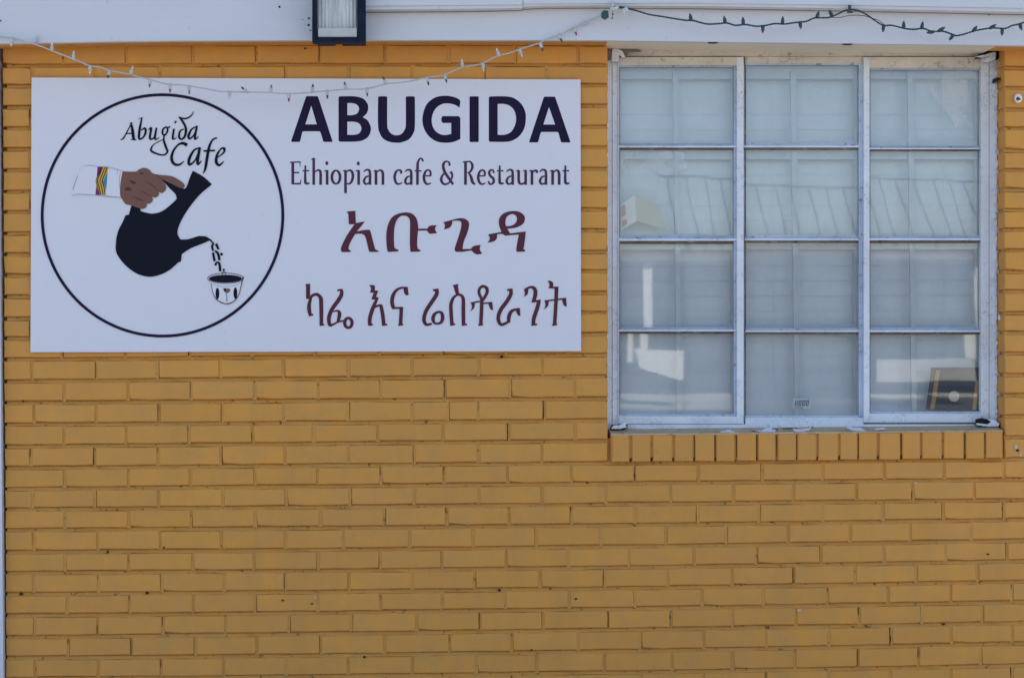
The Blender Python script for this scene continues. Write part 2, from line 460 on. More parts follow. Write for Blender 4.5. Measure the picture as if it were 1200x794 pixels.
# shell behind the front
sh = MB()
sh.box((X0w-.06, .05, GZ), (X0w+.10, 7, ztop)) ; sh.box((X1w-.15, cy1+.002, GZ), (X1w, 7, ztop)); sh.box((X0w-.06, 7.002, GZ), (X1w, 7.15, ztop))
sh.build('side_wall', M_MORTAR, bld)
rf = MB(); rf.box((X0w-.4, -.16, ztop+.002), (X1w+.4, 7.4, ztop+.14)); rf.build('roof', flat('roof_felt', (.12, .11, .11), .9), bld)
fl = MB(); fl.box((X0w+.11, cy1+.004, .0), (X1w-.16, 6.99, .12)); fl.box((X0w+.11, cy1+.004, ztop-.145), (X1w-.16, 6.99, ztop-.02)); fl.build('room_lining', M_ROOM, bld)

# eave (fascia) board
FY = -.115
bot = [(-45, 51.6), (0, 51), (60, 50.2), (120, 49), (200, 48), (300, 47.5), (365, 47.1), (430, 47), (560, 47.2), (700, 47.4), (780, 48.5), (850, 49.5), (930, 50.3), (1000, 51.2), (1100, 52.2), (1200, 53.6), (1480, 57)]
fb = MB(); fb.poly([(1480, -90), (-45, -90)] + bot, FY, FY+.024)
fas = fb.build('fascia_board', M_FASCIA, bld)
def strip(pts, up, yf, yb, name, mat, parent):
    m = MB(); m.poly([(x, y-up) for x, y in pts][::-1]+pts, yf, yb); return m.build(name, mat, parent)
T1 = [(428.5, 11.6), (520, 10.8), (580, 10.0), (612.6, 9.2)]; T2 = [(613.2, 8.0), (640, 6.8), (720, 6.6), (800, 7.1), (900, 8.5), (1000, 10.2), (1100, 12.2), (1200, 14.2), (1480, 20.2)]
strip(T1, 110, -.160, -.1155, 'trim_strip', M_FASCIA, fas)
strip(T2, 110, -.161, -.1155, 'trim_strip', M_FASCIA, fas)
strip([(428.5, 7.2), (612.6, 5.6)], 100, -.166, -.1605, 'trim_strip', M_FASCIA, fas)
strip([(613.2, 4.6), (800, 3.6), (1000, 6.2), (1200, 9.8), (1480, 15)], 100, -.167, -.1615, 'trim_strip', M_FASCIA, fas)
M_TRIMSHADE = white_paint('painted_trim_shade', (.24, .18, .13), (.10, .08, .06), .8)
for T in (T1, T2): strip([(x, y+3.6) for x, y in T], 1.7, FY-.0025, FY+.004, 'painted_shadow_line', M_TRIMSHADE, fas)  # shadow line under each trim strip, painted as a dark brown strip
# underside: yellow over brick, cream over the window
def soffit(x0, x1, name, mat, yb):
    pts = []
    n = 14
    for i in range(n+1):
        x = x0+(x1-x0)*i/n
        for (ax, ay), (bx, by) in zip(bot, bot[1:]):
            if ax <= x <= bx: z = P(x, ay+(by-ay)*(x-ax)/(bx-ax), FY); break
        pts.append(z)
    m = MB(); v = []; fs = []
    for p in pts: v += [Vector((p.x, FY+.0245, p.z+.0015)), Vector((p.x, yb, p.z+.0015)), Vector((p.x, yb, p.z+.03)), Vector((p.x, FY+.0245, p.z+.03))]
    for i in range(n):
        a, b = 4*i, 4*i+4
        for j in range(4): fs.append((a+j, a+(j+1) % 4, b+(j+1) % 4, b+j))
    fs += [(0, 3, 2, 1), (4*n, 4*n+1, 4*n+2, 4*n+3)]
    m.add(v, fs); return m.build(name, mat, bld)
soffit(-44, 713, 'soffit_strip', M_MORTAR, .012)
soffit(1171, 1478, 'soffit_strip', M_MORTAR, .012)
soffit(713.3, 1170.7, 'lintel', M_CREAM, .13)
# black gap under the board at the far left
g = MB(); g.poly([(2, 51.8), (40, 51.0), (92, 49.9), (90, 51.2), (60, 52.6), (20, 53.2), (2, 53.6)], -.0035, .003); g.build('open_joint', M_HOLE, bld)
for (x0, x1, y) in [(830, 842, 49.9), (988, 1000, 51.7)]:
    g = MB(); g.poly([(x0, y-.4), (x1, y-.2), (x1-3, y+.4), (x0+3, y+.35)], FY-.001, FY+.02); g.build('open_joint', M_CRACK, bld)
for (x, y, r) in [(362, 21.6, 1.2), (361.5, 29.5, 1.3), (363.6, 35.8, .9), (327.5, 8.2, 1.3), (354.5, 23, .6), (718.3, 17, .9), (717.2, 21.6, .8), (0.8, 24.5, 1), (1159, 17.5, .8)]:
    m = MB(); disc(m, x, y, r, FY-.0015, FY+.004, 8); m.build('nail_hole', M_HOLE, fas)

# ------------------------------------------------------------------ window
win = MB()
win.pbox(705, 52, 717.0, 504, .080, .16); win.pbox(717.7, 64, 724.2, 503, .087, .15)
win.pbox(1159.6, 52, 1172, 502, .080, .16)
win.pbox(717.2, 496.9, 1159.4, 504.6, .079, .15)
win = win.build('window', M_FRAME, bld)
m = MB(); m.pbox(717.2, 56, 1159.4, 66.0, .090, .16); m.build('window_head', M_HEAD, win)
GY = .103
cols = [  # pane x0, x1, and the y limits of its four panes
    (725.8, 860.0, [(77.5, 167.8), (175.5, 275.5), (285.5, 383.4), (390.6, 485)]),
    (873.6, 1006.6, [(75.0, 167.5), (175.5, 276.3), (284.3, 384.5), (391.0, 486.5)]),
    (1019.2, 1149.6, [(80.5, 171.0), (177.0, 275.6), (284.5, 383.8), (391.5, 482)])]
sashrect = [(724.6, 871.4, 66.9, 496.2, .082), (871.8, 1012.0, 66.5, 500.0, .088), (1012.3, 1158.8, 66.9, 494.6, .082)]
TILT = [[(.1, .0), (.0, .1), (.0, .0), (.0, .1)], [(0, .1), (.1, .1), (-.1, -.1), (.1, .1)], [(.1, 0), (-.1, .1), (.0, -.2), (.0, .0)]]
for ci, ((x0, x1, ys), (sx0, sx1, sy0, sy1, yf)) in enumerate(zip(cols, sashrect)):
    m = MB(); yb = yf+.03
    top = ys[0][0]; bt = ys[-1][1]
    putw = [3.6, 5.2, 0][ci]
    m.pbox(sx0, sy0, x0-.2, sy1, yf, yb); m.pbox(x1+putw, sy0, sx1, sy1, yf, yb)
    if ci == 1: m = MB()
    tr = MB(); tr.pbox(x0-.1, sy0, x1+putw-.1, top-.8, yf+(.001 if ci != 1 else .004), yb); tr.build('top_rail', M_HEAD, win); m.pbox(x0-.1, bt+2.5, x1+putw-.1, sy1, yf+.001, yb)
    sash = m.build('sash', M_FRAME, win)
    if putw:
        q = MB(); q.pbox(x1, top-.5, x1+putw+.2, bt+2, GY-.012, GY+.005); q.build('glazing_putty', M_PUTTY, win)
    # glazing bars between the panes, with putty above and a dirty underside
    for (a, b) in zip(ys, ys[1:]):
        n0, n1 = a[1], b[0]
        h = n1-n0
        zs = [n0, n0+h*.40, n0+h*.66, n1+.4]
        xx0, xx1 = x0-.3, x1+max(putw, .3)+(0.3 if ci != 2 else 0)
        def bar(pts, name, mat):
            q = MB(); fr = []
            L_ = [P(xx0, py, y) for y, py in pts]; R_ = [P(xx1, py, y) for y, py in pts]
            # keep the bar straight: same z profile on both ends, x from the glass plane
            xl = P(xx0, 300, yf).x; xr = P(xx1, 300, yf).x
            ml = [Vector((xl, v.y, v.z)) for v in L_]; mr = [Vector((xr, v.y, v.z)) for v in R_]
            q.prism(ml, mr); return q.build(name, mat, win)
        bar([(GY-.002, zs[0]), (yf+.010, zs[1]), (GY+.004, zs[1])], 'glazing_putty', M_PUTTY)
        bar([(yf+.004, zs[1]+.1), (yf+.004, zs[2]), (GY+.015, zs[2]), (GY+.015, zs[1]+.1)], 'glazing_bar', M_FRAME)
        bar([(yf+.007, zs[2]+.1), (GY-.003, zs[3]), (GY+.004, zs[3]), (GY+.004, zs[2]+.1)], 'glazing_putty', M_GRIME)
    # putty along the foot of the lowest pane
    q = MB(); q.pbox(x0, bt-.2, x1+.1, bt+2.6, GY-.009, GY+.004); q.build('glazing_putty', M_PUTTY, win)
    q = MB(); q.pbox(x0, top-1.0, x1+.1, top+1.4, GY-.010, GY+.004); q.build('glazing_putty', M_PUTTY if ci else M_PUTTY, win)
    q = MB(); q.pbox(x0-.4, top-.8, x0+.7, bt+.5, GY-.008, GY+.004); q.build('glazing_putty', M_GRIME, win)
    for ri, (y0, y1) in enumerate(ys):
        c0 = P((x0+x1)/2, (y0+y1)/2, GY)
        a = P(x0-1.5, y1+1.5, GY); b = P(x1+1.5, y0-1.5, GY)
        q = MB(); q.box((a.x-c0.x, -.0015, a.z-c0.z), (b.x-c0.x, .0015, b.z-c0.z))
        o = q.build('pane', M_GLASS2 if (ci, ri) == (2, 3) else M_GLASS, win); o.location = c0
        tx, tz = TILT[ci][ri]
        o.rotation_euler = (math.radians(-tx), 0, math.radians(tz))
# inner storm frame behind the glass
m = MB()
SY = .122
for (x, dx) in ((788.5, 6), (926.5, 6.5), (1063.5, 6)):
    a, b = P(x, 86, SY), P(x+dx, 490, SY)
    q = [P(x+5, 490, SY), P(x+dx+5, 490, SY), P(x+dx, 84, SY), P(x, 84, SY)]
    m.prism(q, [Vector((p.x, SY+.012, p.z)) for p in q])
for (y0, y1) in ((70, 92.5), (165, 186.5), (273, 292.0), (380, 393.2)):
    m.pbox(716, y0, 1158, y1, SY+.0125, SY+.03)
for (x0, x1) in ((700, 728.5), (857, 871), (1000.5, 1014), (1142.5, 1172)):
    m.pbox(x0, 66, x1, 498, SY+.0305, SY+.045)
m.build('storm_frame', M_STORM, win)
# inner sill board
m = MB(); m.pbox(716, 489, 1158, 500, .128, .30); m.build('inner_sill', M_FRAME, win)
# broken corners, peeling flakes along the sill
def flake(pts, yf, yb, mat, name): m = MB(); m.poly(pts, yf, yb); return m.build(name, mat, win)
flake([(712.8, 63), (716, 55), (733, 52.5), (752, 60), (738, 60.5), (733, 66.8), (728, 67), (720, 66)], .060, .075, M_GRIME, 'rust_gap')
flake([(711.8, 58), (716, 56.2), (715.8, 70), (712.2, 70)], .055, .070, M_GRIME, 'rust_gap')
flake([(717.0, 64.5), (717.5, 58.5), (722, 56.6), (729.5, 60), (732.5, 66.8), (729, 67.5), (726, 64), (724.6, 72), (717, 72)], .056, .068, M_FRAME, 'paint_flake')
flake([(1143, 69), (1150, 62), (1163, 58.5), (1171, 54.5), (1176.5, 57), (1173.5, 68), (1168, 70), (1160, 66)], .060, .075, M_HOLE, 'rust_gap')
flake([(1143, 66.5), (1155, 64), (1165, 61), (1167.3, 62), (1166.5, 69.5), (1158, 73), (1150, 72), (1152, 69.5), (1162, 65.2), (1152, 67.5)], .050, .062, M_FRAME, 'paint_flake')
flake([(1171, 68), (1174, 62), (1176.3, 64), (1176, 84), (1171, 86), (1167.5, 80)], .055, .070, M_SILLTOP, 'rust_gap')
flake([(1168, 91), (1173, 91.5), (1169, 95.5), (1167.4, 96)], .030, .075, M_HOLE, 'rust_gap')
flake([(714.5, 503), (717, 497.5), (735, 497), (736, 501), (728, 505), (716, 505.5)], .052, .062, M_HOLE, 'rust_gap')
flake([(716, 502.2), (719, 498.3), (726.5, 498), (731, 494.5), (735.5, 494.5), (733, 498.5), (735.5, 500.2), (727, 502.2)], .040, .050, M_FRAME, 'paint_flake')
flake([(1144, 491), (1151, 489.5), (1170, 494), (1174.5, 497.5), (1172, 501), (1152, 501.6), (1144, 498.5)], .050, .060, M_HOLE, 'rust_gap')
flake([(1144.5, 495.5), (1158, 497), (1162, 494), (1157, 490.5), (1165, 492), (1171.5, 496), (1170, 499.4), (1158, 499.6), (1145, 497.8)], .038, .048, M_FRAME, 'paint_flake')
M_PEEL = white_paint('peeled_paint', (.50, .55, .66), (.40, .44, .54), .8, None, (.40, .48, .62))
for (pts) in ([(843, 505.5), (852, 504.2), (862, 505.3), (858, 507.2), (846, 507.0)], [(884, 504.6), (893, 504), (898, 501.2), (906, 500.6), (904, 503), (910, 503.4), (906, 507.2), (893, 506.2)],
              [(929, 501.5), (938, 503), (952, 499.8), (948, 504), (938, 506.2), (931, 505)], [(992, 497.5), (1000, 501), (1008, 500.6), (1018, 506.0), (1010, 507.6), (1000, 504.5), (993, 501.5)],
              [(1024, 502), (1036, 500.8), (1038, 502.4), (1027, 503.6)], [(850, 504), (857, 502.8), (856, 505), (852, 505.6)]):
    flake(pts, -.004+random.uniform(-.004, .004), .004, M_PEEL, 'paint_flake')
for pts in ([(880, 504.8), (898, 503.5), (912, 502.2), (912, 503.6), (898, 505.2), (884, 505.6)], [(914, 501.6), (934, 500.8), (934, 502.3), (918, 502.6)], [(943, 501), (953, 499.2), (953, 501), (946, 503)], [(1000, 501.6), (1008, 501.2), (1014, 504), (1004, 503.6)]):
    flake(pts, .0085, .012, M_HOLE, 'rust_gap')
# ragged peeling edge under the frame
m = MB(); rg = random.Random(5)
for i in range(64):
    x = rg.choice([rg.uniform(730, 1140), rg.uniform(830, 1045)]); f = (x-716)/460; y0 = 504.2-1.5*f; ww = rg.uniform(2, 9); hh = rg.uniform(.8, 3.2)
    pts = [(x, y0-1.5), (x+ww, y0-1.5), (x+ww*rg.uniform(.8, 1.1), y0+hh*rg.uniform(.2, .7)), (x+ww*rg.uniform(.4, .7), y0+hh), (x+ww*rg.uniform(.05, .3), y0+hh*rg.uniform(.2, .8))]
    yf_ = .070-.0004*i*.5+rg.uniform(0, .002)
    m.poly(pts, yf_, yf_+.002)
pe = m.build('peeling_edge', M_PEEL, win); pe['kind'] = 'stuff'
# small caulk crumbs down the right-hand edge of the frame
m = MB()
yy = 100
while yy < 495:
    disc(m, 1167.0+random.uniform(-.6, .8), yy, random.uniform(.7, 1.9), .070, .081, 7, 0, random.uniform(2, 6), .35); yy += random.uniform(5, 12)
yy = 90
while yy < 480:
    disc(m, 712.4+random.uniform(-.2, .6), yy, random.uniform(.4, .8), -.002, .02, 7, 0, random.uniform(1.0, 2.5), .35); yy += random.uniform(30, 70)
ck = m.build('caulk_crumb', M_FRAME, win); ck['kind'] = 'stuff'

# rowlock brick sill
sill = MB()
q = [P(716.0, 507.5, -.012), P(1175.6, 503.2, -.012)]
a = [Vector((q[0].x, -.0105, q[0].z-.004)), Vector((q[1].x, -.0105, q[1].z-.004)), Vector((q[1].x, .085, q[1].z+.009)), Vector((q[0].x, .085, q[0].z+.009))]
sill.prism([a[0]-Vector((0, 0, .085)), a[1]-Vector((0, 0, .085)), a[1], a[0]], [Vector((a[3].x, .085, a[0].z-.085)), Vector((a[2].x, .085, a[1].z-.085)), a[2], a[3]])
for v in sill.v:
    if v.y < 0: v.y = -.004
sillo = sill.build('window_sill', M_MORTAR, bld)
m = MB(); e = Vector((0, 0, .0022)); m.prism([a[0]+Vector((0, 0, -.003)), a[1]+Vector((0, 0, -.003)), a[1]+e, a[0]+e], [a[3]+Vector((0, 0, -.003)), a[2]+Vector((0, 0, -.003)), a[2]+e, a[3]+e]); m.build('sill_wash', M_SILLTOP, sillo)
sj = [716.0, 739, 764, 789, 814, 838, 863, 887, 910, 934, 958.4, 983.3, 1006, 1029.3, 1056, 1079.8, 1104.7, 1130.7, 1154.5, 1176.2]
for i, (x0, x1) in enumerate(zip(sj, sj[1:])):
    r = random.Random(400+i)
    f = (x0-716)/460
    yt = 509.3-4.4*f+r.uniform(-.5, .5); yb_ = 541.3-4.6*f+r.uniform(-.5, .5)
    g0, g1 = (r.uniform(.7, 1.7), r.uniform(.7, 1.7))
    yf = -.012+r.uniform(-.0015, .0015)
    q = [P(x0+g0, yb_, yf), P(x1-g1, yb_, yf), P(x1-g1, yt, yf), P(x0+g0, yt, yf)]
    b = .0028
    cx, cz = sum(p.x for p in q)/4, sum(p.z for p in q)/4
    ring = []
    for inset, yy, rise in ((b, yf, 0), (0, yf+.004, 0), (0, .08, .022)):
        for j, p in enumerate(q):
            dz = rise*.45 if j >= 2 else 0
            ring.append((p.x-math.copysign(inset, p.x-cx)+r.uniform(-.0007, .0007), yy, p.z-math.copysign(inset, p.z-cz)+dz))
    fs = [(0, 1, 2, 3)]+[(s*4+j, (s+1)*4+j, (s+1)*4+(j+1) % 4, s*4+(j+1) % 4) for s in range(2) for j in range(4)]
    mesh('sill_brick', ring, fs, M_BRICK, sillo)
m = MB()
for i, x in enumerate(sj[1:-1]):
    f = (x-716)/460
    if i % 2 == 0 or random.random() < .5: disc(m, x+random.uniform(-.6, .6), 538.6-4.6*f, random.uniform(1.0, 2.0), -.0065, -.003, 8, 0, random.uniform(1.4, 3), .3)
    if random.random() < .6: m.poly([(x-.5, 512-4.5*f), (x+.4, 512-4.5*f), (x+.2, 537-4.5*f), (x-.3, 537-4.5*f)][::-1], -.0058, -.003)
m.build('joint_crack', M_CRACK, sillo)['kind'] = 'stuff'

# ------------------------------------------------------------------ venetian blind inside
bl = thing('window_blind', 'white venetian blind with wide closed slats hanging behind the window panes', 'window blind')
BY = .178
xa, xb = P(718, 300, BY).x, P(1162, 300, BY).x
z = P(900, 74, BY).z; zb = P(900, 489, BY).z
m = MB(); m.box((xa, BY-.02, z-.03), (xb, BY+.03, z+.02)); m.build('headrail', M_BLIND, bl)
z -= .045; i = 0
while z > zb:
    r = random.Random(900+i); i += 1
    tilt = math.radians(87.2+r.uniform(-2, 1.2)); hw = .0256
    m = MB(); ring = []
    n = 5
    for s in range(2):
        x = xa if s == 0 else xb
        for q in range(n):
            u = -1+2*q/(n-1); bow = .0007*(1-u*u); dz_ = 0
            y_ = u*hw*math.cos(tilt)+bow*math.sin(tilt); z_ = -u*hw*math.sin(tilt)+bow*math.cos(tilt)
            ring.append((x, BY-y_, z+z_*1.0))
    vs_ = ring+[(x, y+.0006, zz) for x, y, zz in ring]
    fs = [(q, q+1, n+q+1, n+q) for q in range(n-1)]+[(2*n+n+q, 2*n+n+q+1, 2*n+q+1, 2*n+q) for q in range(n-1)]
    fs += [(0, n, 3*n, 2*n), (n-1, 3*n-1, 4*n-1, 2*n-1)]
    mesh('slat', vs_, fs, M_BLIND, bl)
    z -= .0503
for x in (770, 905, 1105):
    p = P(x, 80, BY-.03); m = MB(); tube(m, [(p.x, BY-.029, P(x, 80, BY).z), (p.x, BY-.029, P(x, 488, BY).z)], .0011, 5); m.build('cord', M_BLIND, bl)

# blue folder leaning inside the right-hand pane
fo = thing('certificate_folder', 'dark blue folder with tan bands and round pale seal leaning behind lower right pane', 'folder')
M_NAVY = flat('folder_navy', (.010, .022, .052), .5, 0, .1)
M_TAN = flat('folder_tan', (.50, .28, .10), .5)
M_SEAL = flat('folder_seal', (.62, .60, .52), .5)
fy = .114
m = MB(); m.poly([(1085.5, 479.5), (1148, 481), (1148.6, 430), (1092, 430.5)], fy, fy+.006); m.build('cover', M_NAVY, fo)
for pts in ([(1090, 479), (1095, 479), (1102, 433), (1097, 433)], [(1139, 480), (1144, 480), (1148, 446), (1143.5, 446)]):
    m = MB(); m.poly(pts, fy-.0026, fy-.0012); m.build('band', M_TAN, fo)
m = MB(); disc(m, 1118, 464.2, 6.2, fy-.0036, fy-.0010, 20); m.build('seal', M_SEAL, fo)
# folded card in the second pane
ca = thing('folded_card', 'folded white card with pink and tan print standing inside the left window column', 'card')
cyy = .118
v = [P(727.5, 270, cyy), P(746, 259, cyy-.012), P(743.5, 228.5, cyy-.012), P(727.5, 240, cyy), P(780.5, 268.5, cyy-.004), P(768, 237, cyy-.004)]
v2 = [p+Vector((0, .0015, 0)) for p in v]
mesh('left_flap', v[:4]+v2[:4], [(0, 1, 2, 3), (4, 7, 6, 5), (0, 4, 5, 1), (1, 5, 6, 2), (2, 6, 7, 3), (3, 7, 4, 0)], flat('card_white', (.92, .90, .88), .5), ca)
q = [v[1], v[4], v[5], v[2]]; q2 = [p+Vector((0, .0015, 0)) for p in q]
mesh('right_flap', q+q2, [(0, 1, 2, 3), (4, 7, 6, 5), (0, 4, 5, 1), (1, 5, 6, 2), (2, 6, 7, 3), (3, 7, 4, 0)], flat('card_tan', (.72, .66, .56), .5), ca)
m = MB(); m.poly([(728.5, 254), (733, 252), (732.5, 239.5), (728.5, 242)], cyy-.0075, cyy-.007); m.poly([(729, 266), (735, 262), (734.6, 256.5), (729, 259)], cyy-.0085, cyy-.008); m.build('print', flat('card_pink', (.62, .22, .26), .5), ca)
# smeared paint on two panes
ms = bpy.data.materials.new('paint_smear'); ms.use_nodes = True; t = ms.node_tree; b = t.nodes['Principled BSDF']
b.inputs['Base Color'].default_value = (.93, .94, .97, 1); b.inputs['Roughness'].default_value = .6
t.links.new(ramp(t, noise(t, 8, 4, .6, coord='Position', stretch=(1.6, 1, .7)), [(.40, 0.), (.80, .30)]), b.inputs['Alpha'])
for pts in ([(1086, 96), (1104, 84), (1147, 82), (1147, 160), (1138, 166), (1132, 140), (1120, 150), (1108, 128), (1098, 122)], [(727, 178), (800, 178), (806, 196), (780, 206), (752, 192), (740, 204), (728, 200)]):
    m = MB(); m.poly(pts[::-1], GY-.0026, GY-.0020); m.build('paint_smear', ms, win)
# small sticker on the middle pane
st = MB(); st.poly([(929, 478.5), (950.5, 478.8), (951.5, 467), (930, 466.2)], GY-.0034, GY-.0026)
st = st.build('window_sticker', flat('sticker', (.37, .41, .46), .5), None); tag(st, 'small pale sticker with slanted dark marks low on the middle window pane', 'sticker')
m = MB()
for i in range(4):
    x = 931.2+4.3*i
    m.poly([(x, 475.2), (x+.9, 475.2), (x+2.2, 468.8), (x+1.3, 468.8)], GY-.0044, GY-.0036)
    m.poly([(x+2.2, 475.2), (x+3.0, 475.2), (x+4.3, 468.8), (x+3.5, 468.8)], GY-.0044, GY-.0036)
    if i: m.poly([(x+1.0, 475.2), (x+2.2, 475.2), (x+2.4, 474.2), (x+1.2, 474.2)], GY-.0044, GY-.0036); m.poly([(x+2.2, 469.8), (x+3.5, 469.8), (x+3.7, 468.8), (x+2.4, 468.8)], GY-.0044, GY-.0036)
m.poly([(931, 477.6), (941, 477.7), (941.2, 476.9), (931.2, 476.8)], GY-.0044, GY-.0036)
m.build('print', flat('sticker_ink', (.06, .06, .09), .5), st)

# ------------------------------------------------------------------ sign
sg = thing('cafe_sign', 'large white cafe sign board with bilingual lettering and a coffee pot emblem', 'sign')
ZF = -.013
m = MB(); m.poly([SIGN[3], SIGN[2], SIGN[1], SIGN[0]], ZF, -.0045); m.build('board', M_SIGN, sg)
LAY = [0]
def nexty():
    LAY[0] += 1
    return ZF-.00035-.000012*LAY[0]

def closed_path(pts, n=6):
    """outline with smooth points (x, y) and corners (x, y, 'c')"""
    L = [(p[0], p[1], len(p) > 2) for p in pts]
    m_ = len(L); ci = [i for i, p in enumerate(L) if p[2]]
    if not ci:
        q = [(p[0], p[1]) for p in L]; out = []
        ext = [q[-1]]+q+[q[0], q[1]]
        for i in range(1, m_+1):
            p0, p1, p2, p3 = ext[i-1], ext[i], ext[i+1], ext[i+2] if i+2 < len(ext) else ext[2]
            for k in range(n):
                u = k/n
                out.append(tuple(.5*((2*b)+(-a+c)*u+(2*a-5*b+4*c-d)*u*u+(-a+3*b-3*c+d)*u**3) for a, b, c, d in zip(p0, p1, p2, p3)))
        return out
    L = L[ci[0]:]+L[:ci[0]]+[L[ci[0]]]
    out = []; seg = [L[0][:2]]
    for p in L[1:]:
        seg.append(p[:2])
        if p[2]:
            out += (cr(seg, n)[:-1] if len(seg) > 2 else [seg[0]]); seg = [p[:2]]
    return out

def roundcorners(pts, r, n=4):
    out = []; m_ = len(pts)
    for i, p in enumerate(pts):
        a = Vector(pts[i-1]); b = Vector(p); c = Vector(pts[(i+1) % m_])
        d1 = (a-b); d2 = (c-b); rr = min(r, d1.length*.45, d2.length*.45)
        s = b+d1.normalized()*rr; e = b+d2.normalized()*rr
        for k in range(n+1):
            u = k/n; out.append(tuple((1-u)**2*s+2*u*(1-u)*b+u*u*e))
    return out

class Print:
    """flat printed shapes on the sign, drawn in the pixel frame (ox, oy, scale) of one close-up of the photograph"""
    def __init__(s): s.mb = MB(); s.fr = (0, 0, 1)
    def frame(s, ox, oy, sc): s.fr = (ox, oy, sc); return s
    def w(s, p, y): return P(s.fr[0]+p[0]/s.fr[2], s.fr[1]+p[1]/s.fr[2], y)
    def fill(s, outer, holes=(), mi=0):
        y = nexty()
        loops = [outer]+list(holes)
        tris = tessellate_polygon([[Vector((a, b, 0)) for a, b in lp] for lp in loops])
        flat_ = [p for lp in loops for p in lp]
        fs = []
        for t in tris:
            (ax, ay), (bx, by), (cx, cy) = (flat_[i] for i in t)
            fs.append(tuple(t) if (bx-ax)*(cy-ay)-(by-ay)*(cx-ax) < 0 else tuple(reversed(t)))
        s.mb.add([s.w(p, y) for p in flat_], fs, mi)
    def path(s, pts, holes=(), mi=0): s.fill(closed_path(pts), [closed_path(h) for h in holes], mi)
    def stroke(s, pts, ws, mi=0, loop=False, n=6, cap=True):
        y = nexty()
        if not isinstance(ws, (list, tuple)): ws = [ws]*len(pts)
        q = [(p[0], p[1], w_) for p, w_ in zip(pts, ws)]
        if loop:
            full = [q[-1]]+q+[q[0], q[1]]
            c = cr(full, n)[n:-n]
        else: c = cr(q, n) if len(q) > 2 else q
        L = []; R = []
        for i, (x, yy, w_) in enumerate(c):
            x0, y0, _ = c[max(i-1, 0)]; x1, y1, _ = c[min(i+1, len(c)-1)]
            if loop and i in (0, len(c)-1): x0, y0, _ = c[-2]; x1, y1, _ = c[1]
            d = math.hypot(x1-x0, y1-y0) or 1; nx, ny = -(y1-y0)/d, (x1-x0)/d
            L.append((x+nx*w_/2, yy+ny*w_/2)); R.append((x-nx*w_/2, yy-ny*w_/2))
        k = len(L)
        fs = [(i, i+1, k+i+1, k+i) for i in range(k-1)]
        s.mb.add([s.w(p, y) for p in L]+[s.w(p, y) for p in R], fs, mi)
    def ell(s, cx, cy, rx, ry, mi=0, n=24): s.fill([(cx+rx*math.cos(2*PI*i/n), cy+ry*math.sin(2*PI*i/n)) for i in range(n)], (), mi)
    def ring(s, cx, cy, rx, ry, w_, mi=0, n=32): s.stroke([(cx+rx*math.cos(2*PI*i/n), cy+ry*math.sin(2*PI*i/n)) for i in range(n)], w_, mi, True, 3)
    def done(s, name, mats): return s.mb.build(name, mats, sg, fix=False)

c_ = 'c'
# --- headline
p = Print().frame(335, 105, 10)
p.fill(roundcorners([(238, 78), (375, 78), (550, 614), (440, 614), (402, 490), (195, 490), (165, 614), (58, 614)], 16), [[(298, 190), (362, 408), (228, 408)]])
p.path([(617, 92, c_), (630, 80, c_), (800, 80), (900, 105), (950, 155), (965, 210), (950, 275), (900, 325, c_), (960, 365), (997, 455), (970, 545), (900, 595), (800, 611), (630, 611, c_), (617, 598, c_)],
       [[(720, 160, c_), (780, 160), (835, 180), (858, 228), (835, 280), (780, 300), (720, 300, c_)], [(720, 378, c_), (800, 378), (860, 400), (885, 455), (860, 512), (800, 530), (720, 530, c_)]])
p.frame(445, 105, 10)
p.path([(-20, 92, c_), (-8, 80, c_), (76, 80, c_), (88, 92, c_), (88, 400), (100, 470), (140, 520), (197, 537), (255, 520), (292, 470), (305, 400), (305, 92, c_), (317, 80, c_), (400, 80, c_), (412, 92, c_), (412, 420), (395, 510), (345, 580), (270, 615), (197, 624), (110, 612), (40, 575), (0, 510), (-20, 420)])
p.path([(945, 150, c_), (935, 213, c_), (880, 180), (800, 163), (720, 175), (650, 230), (612, 320), (612, 400), (640, 470), (700, 520), (770, 533), (838, 520, c_), (838, 392, c_), (738, 392, c_), (724, 370), (724, 330), (738, 312, c_), (925, 312, c_), (945, 332, c_), (945, 580, c_), (870, 612), (780, 624), (680, 612), (590, 560), (525, 470), (500, 360), (520, 240), (570, 150), (660, 90), (770, 73), (870, 88), (932, 118)])
p.fill(roundcorners([(1052, 80), (1160, 80), (1160, 616), (1052, 616)], 16))
p.frame(560, 105, 10)
p.path([(128, 94, c_), (142, 81, c_), (330, 81), (430, 105), (510, 170), (555, 260), (562, 345), (545, 450), (490, 540), (410, 595), (320, 613), (142, 613, c_), (128, 600, c_)], [[(232, 170, c_), (310, 170), (380, 195), (430, 255), (448, 345), (430, 430), (385, 500), (310, 530), (232, 530, c_)]])
p.fill(roundcorners([(775, 84), (905, 84), (1087, 620), (975, 620), (942, 497), (738, 497), (706, 620), (598, 620)], 16), [[(833, 205), (905, 410), (768, 410)]])
p.done('printed_word', M_INK)

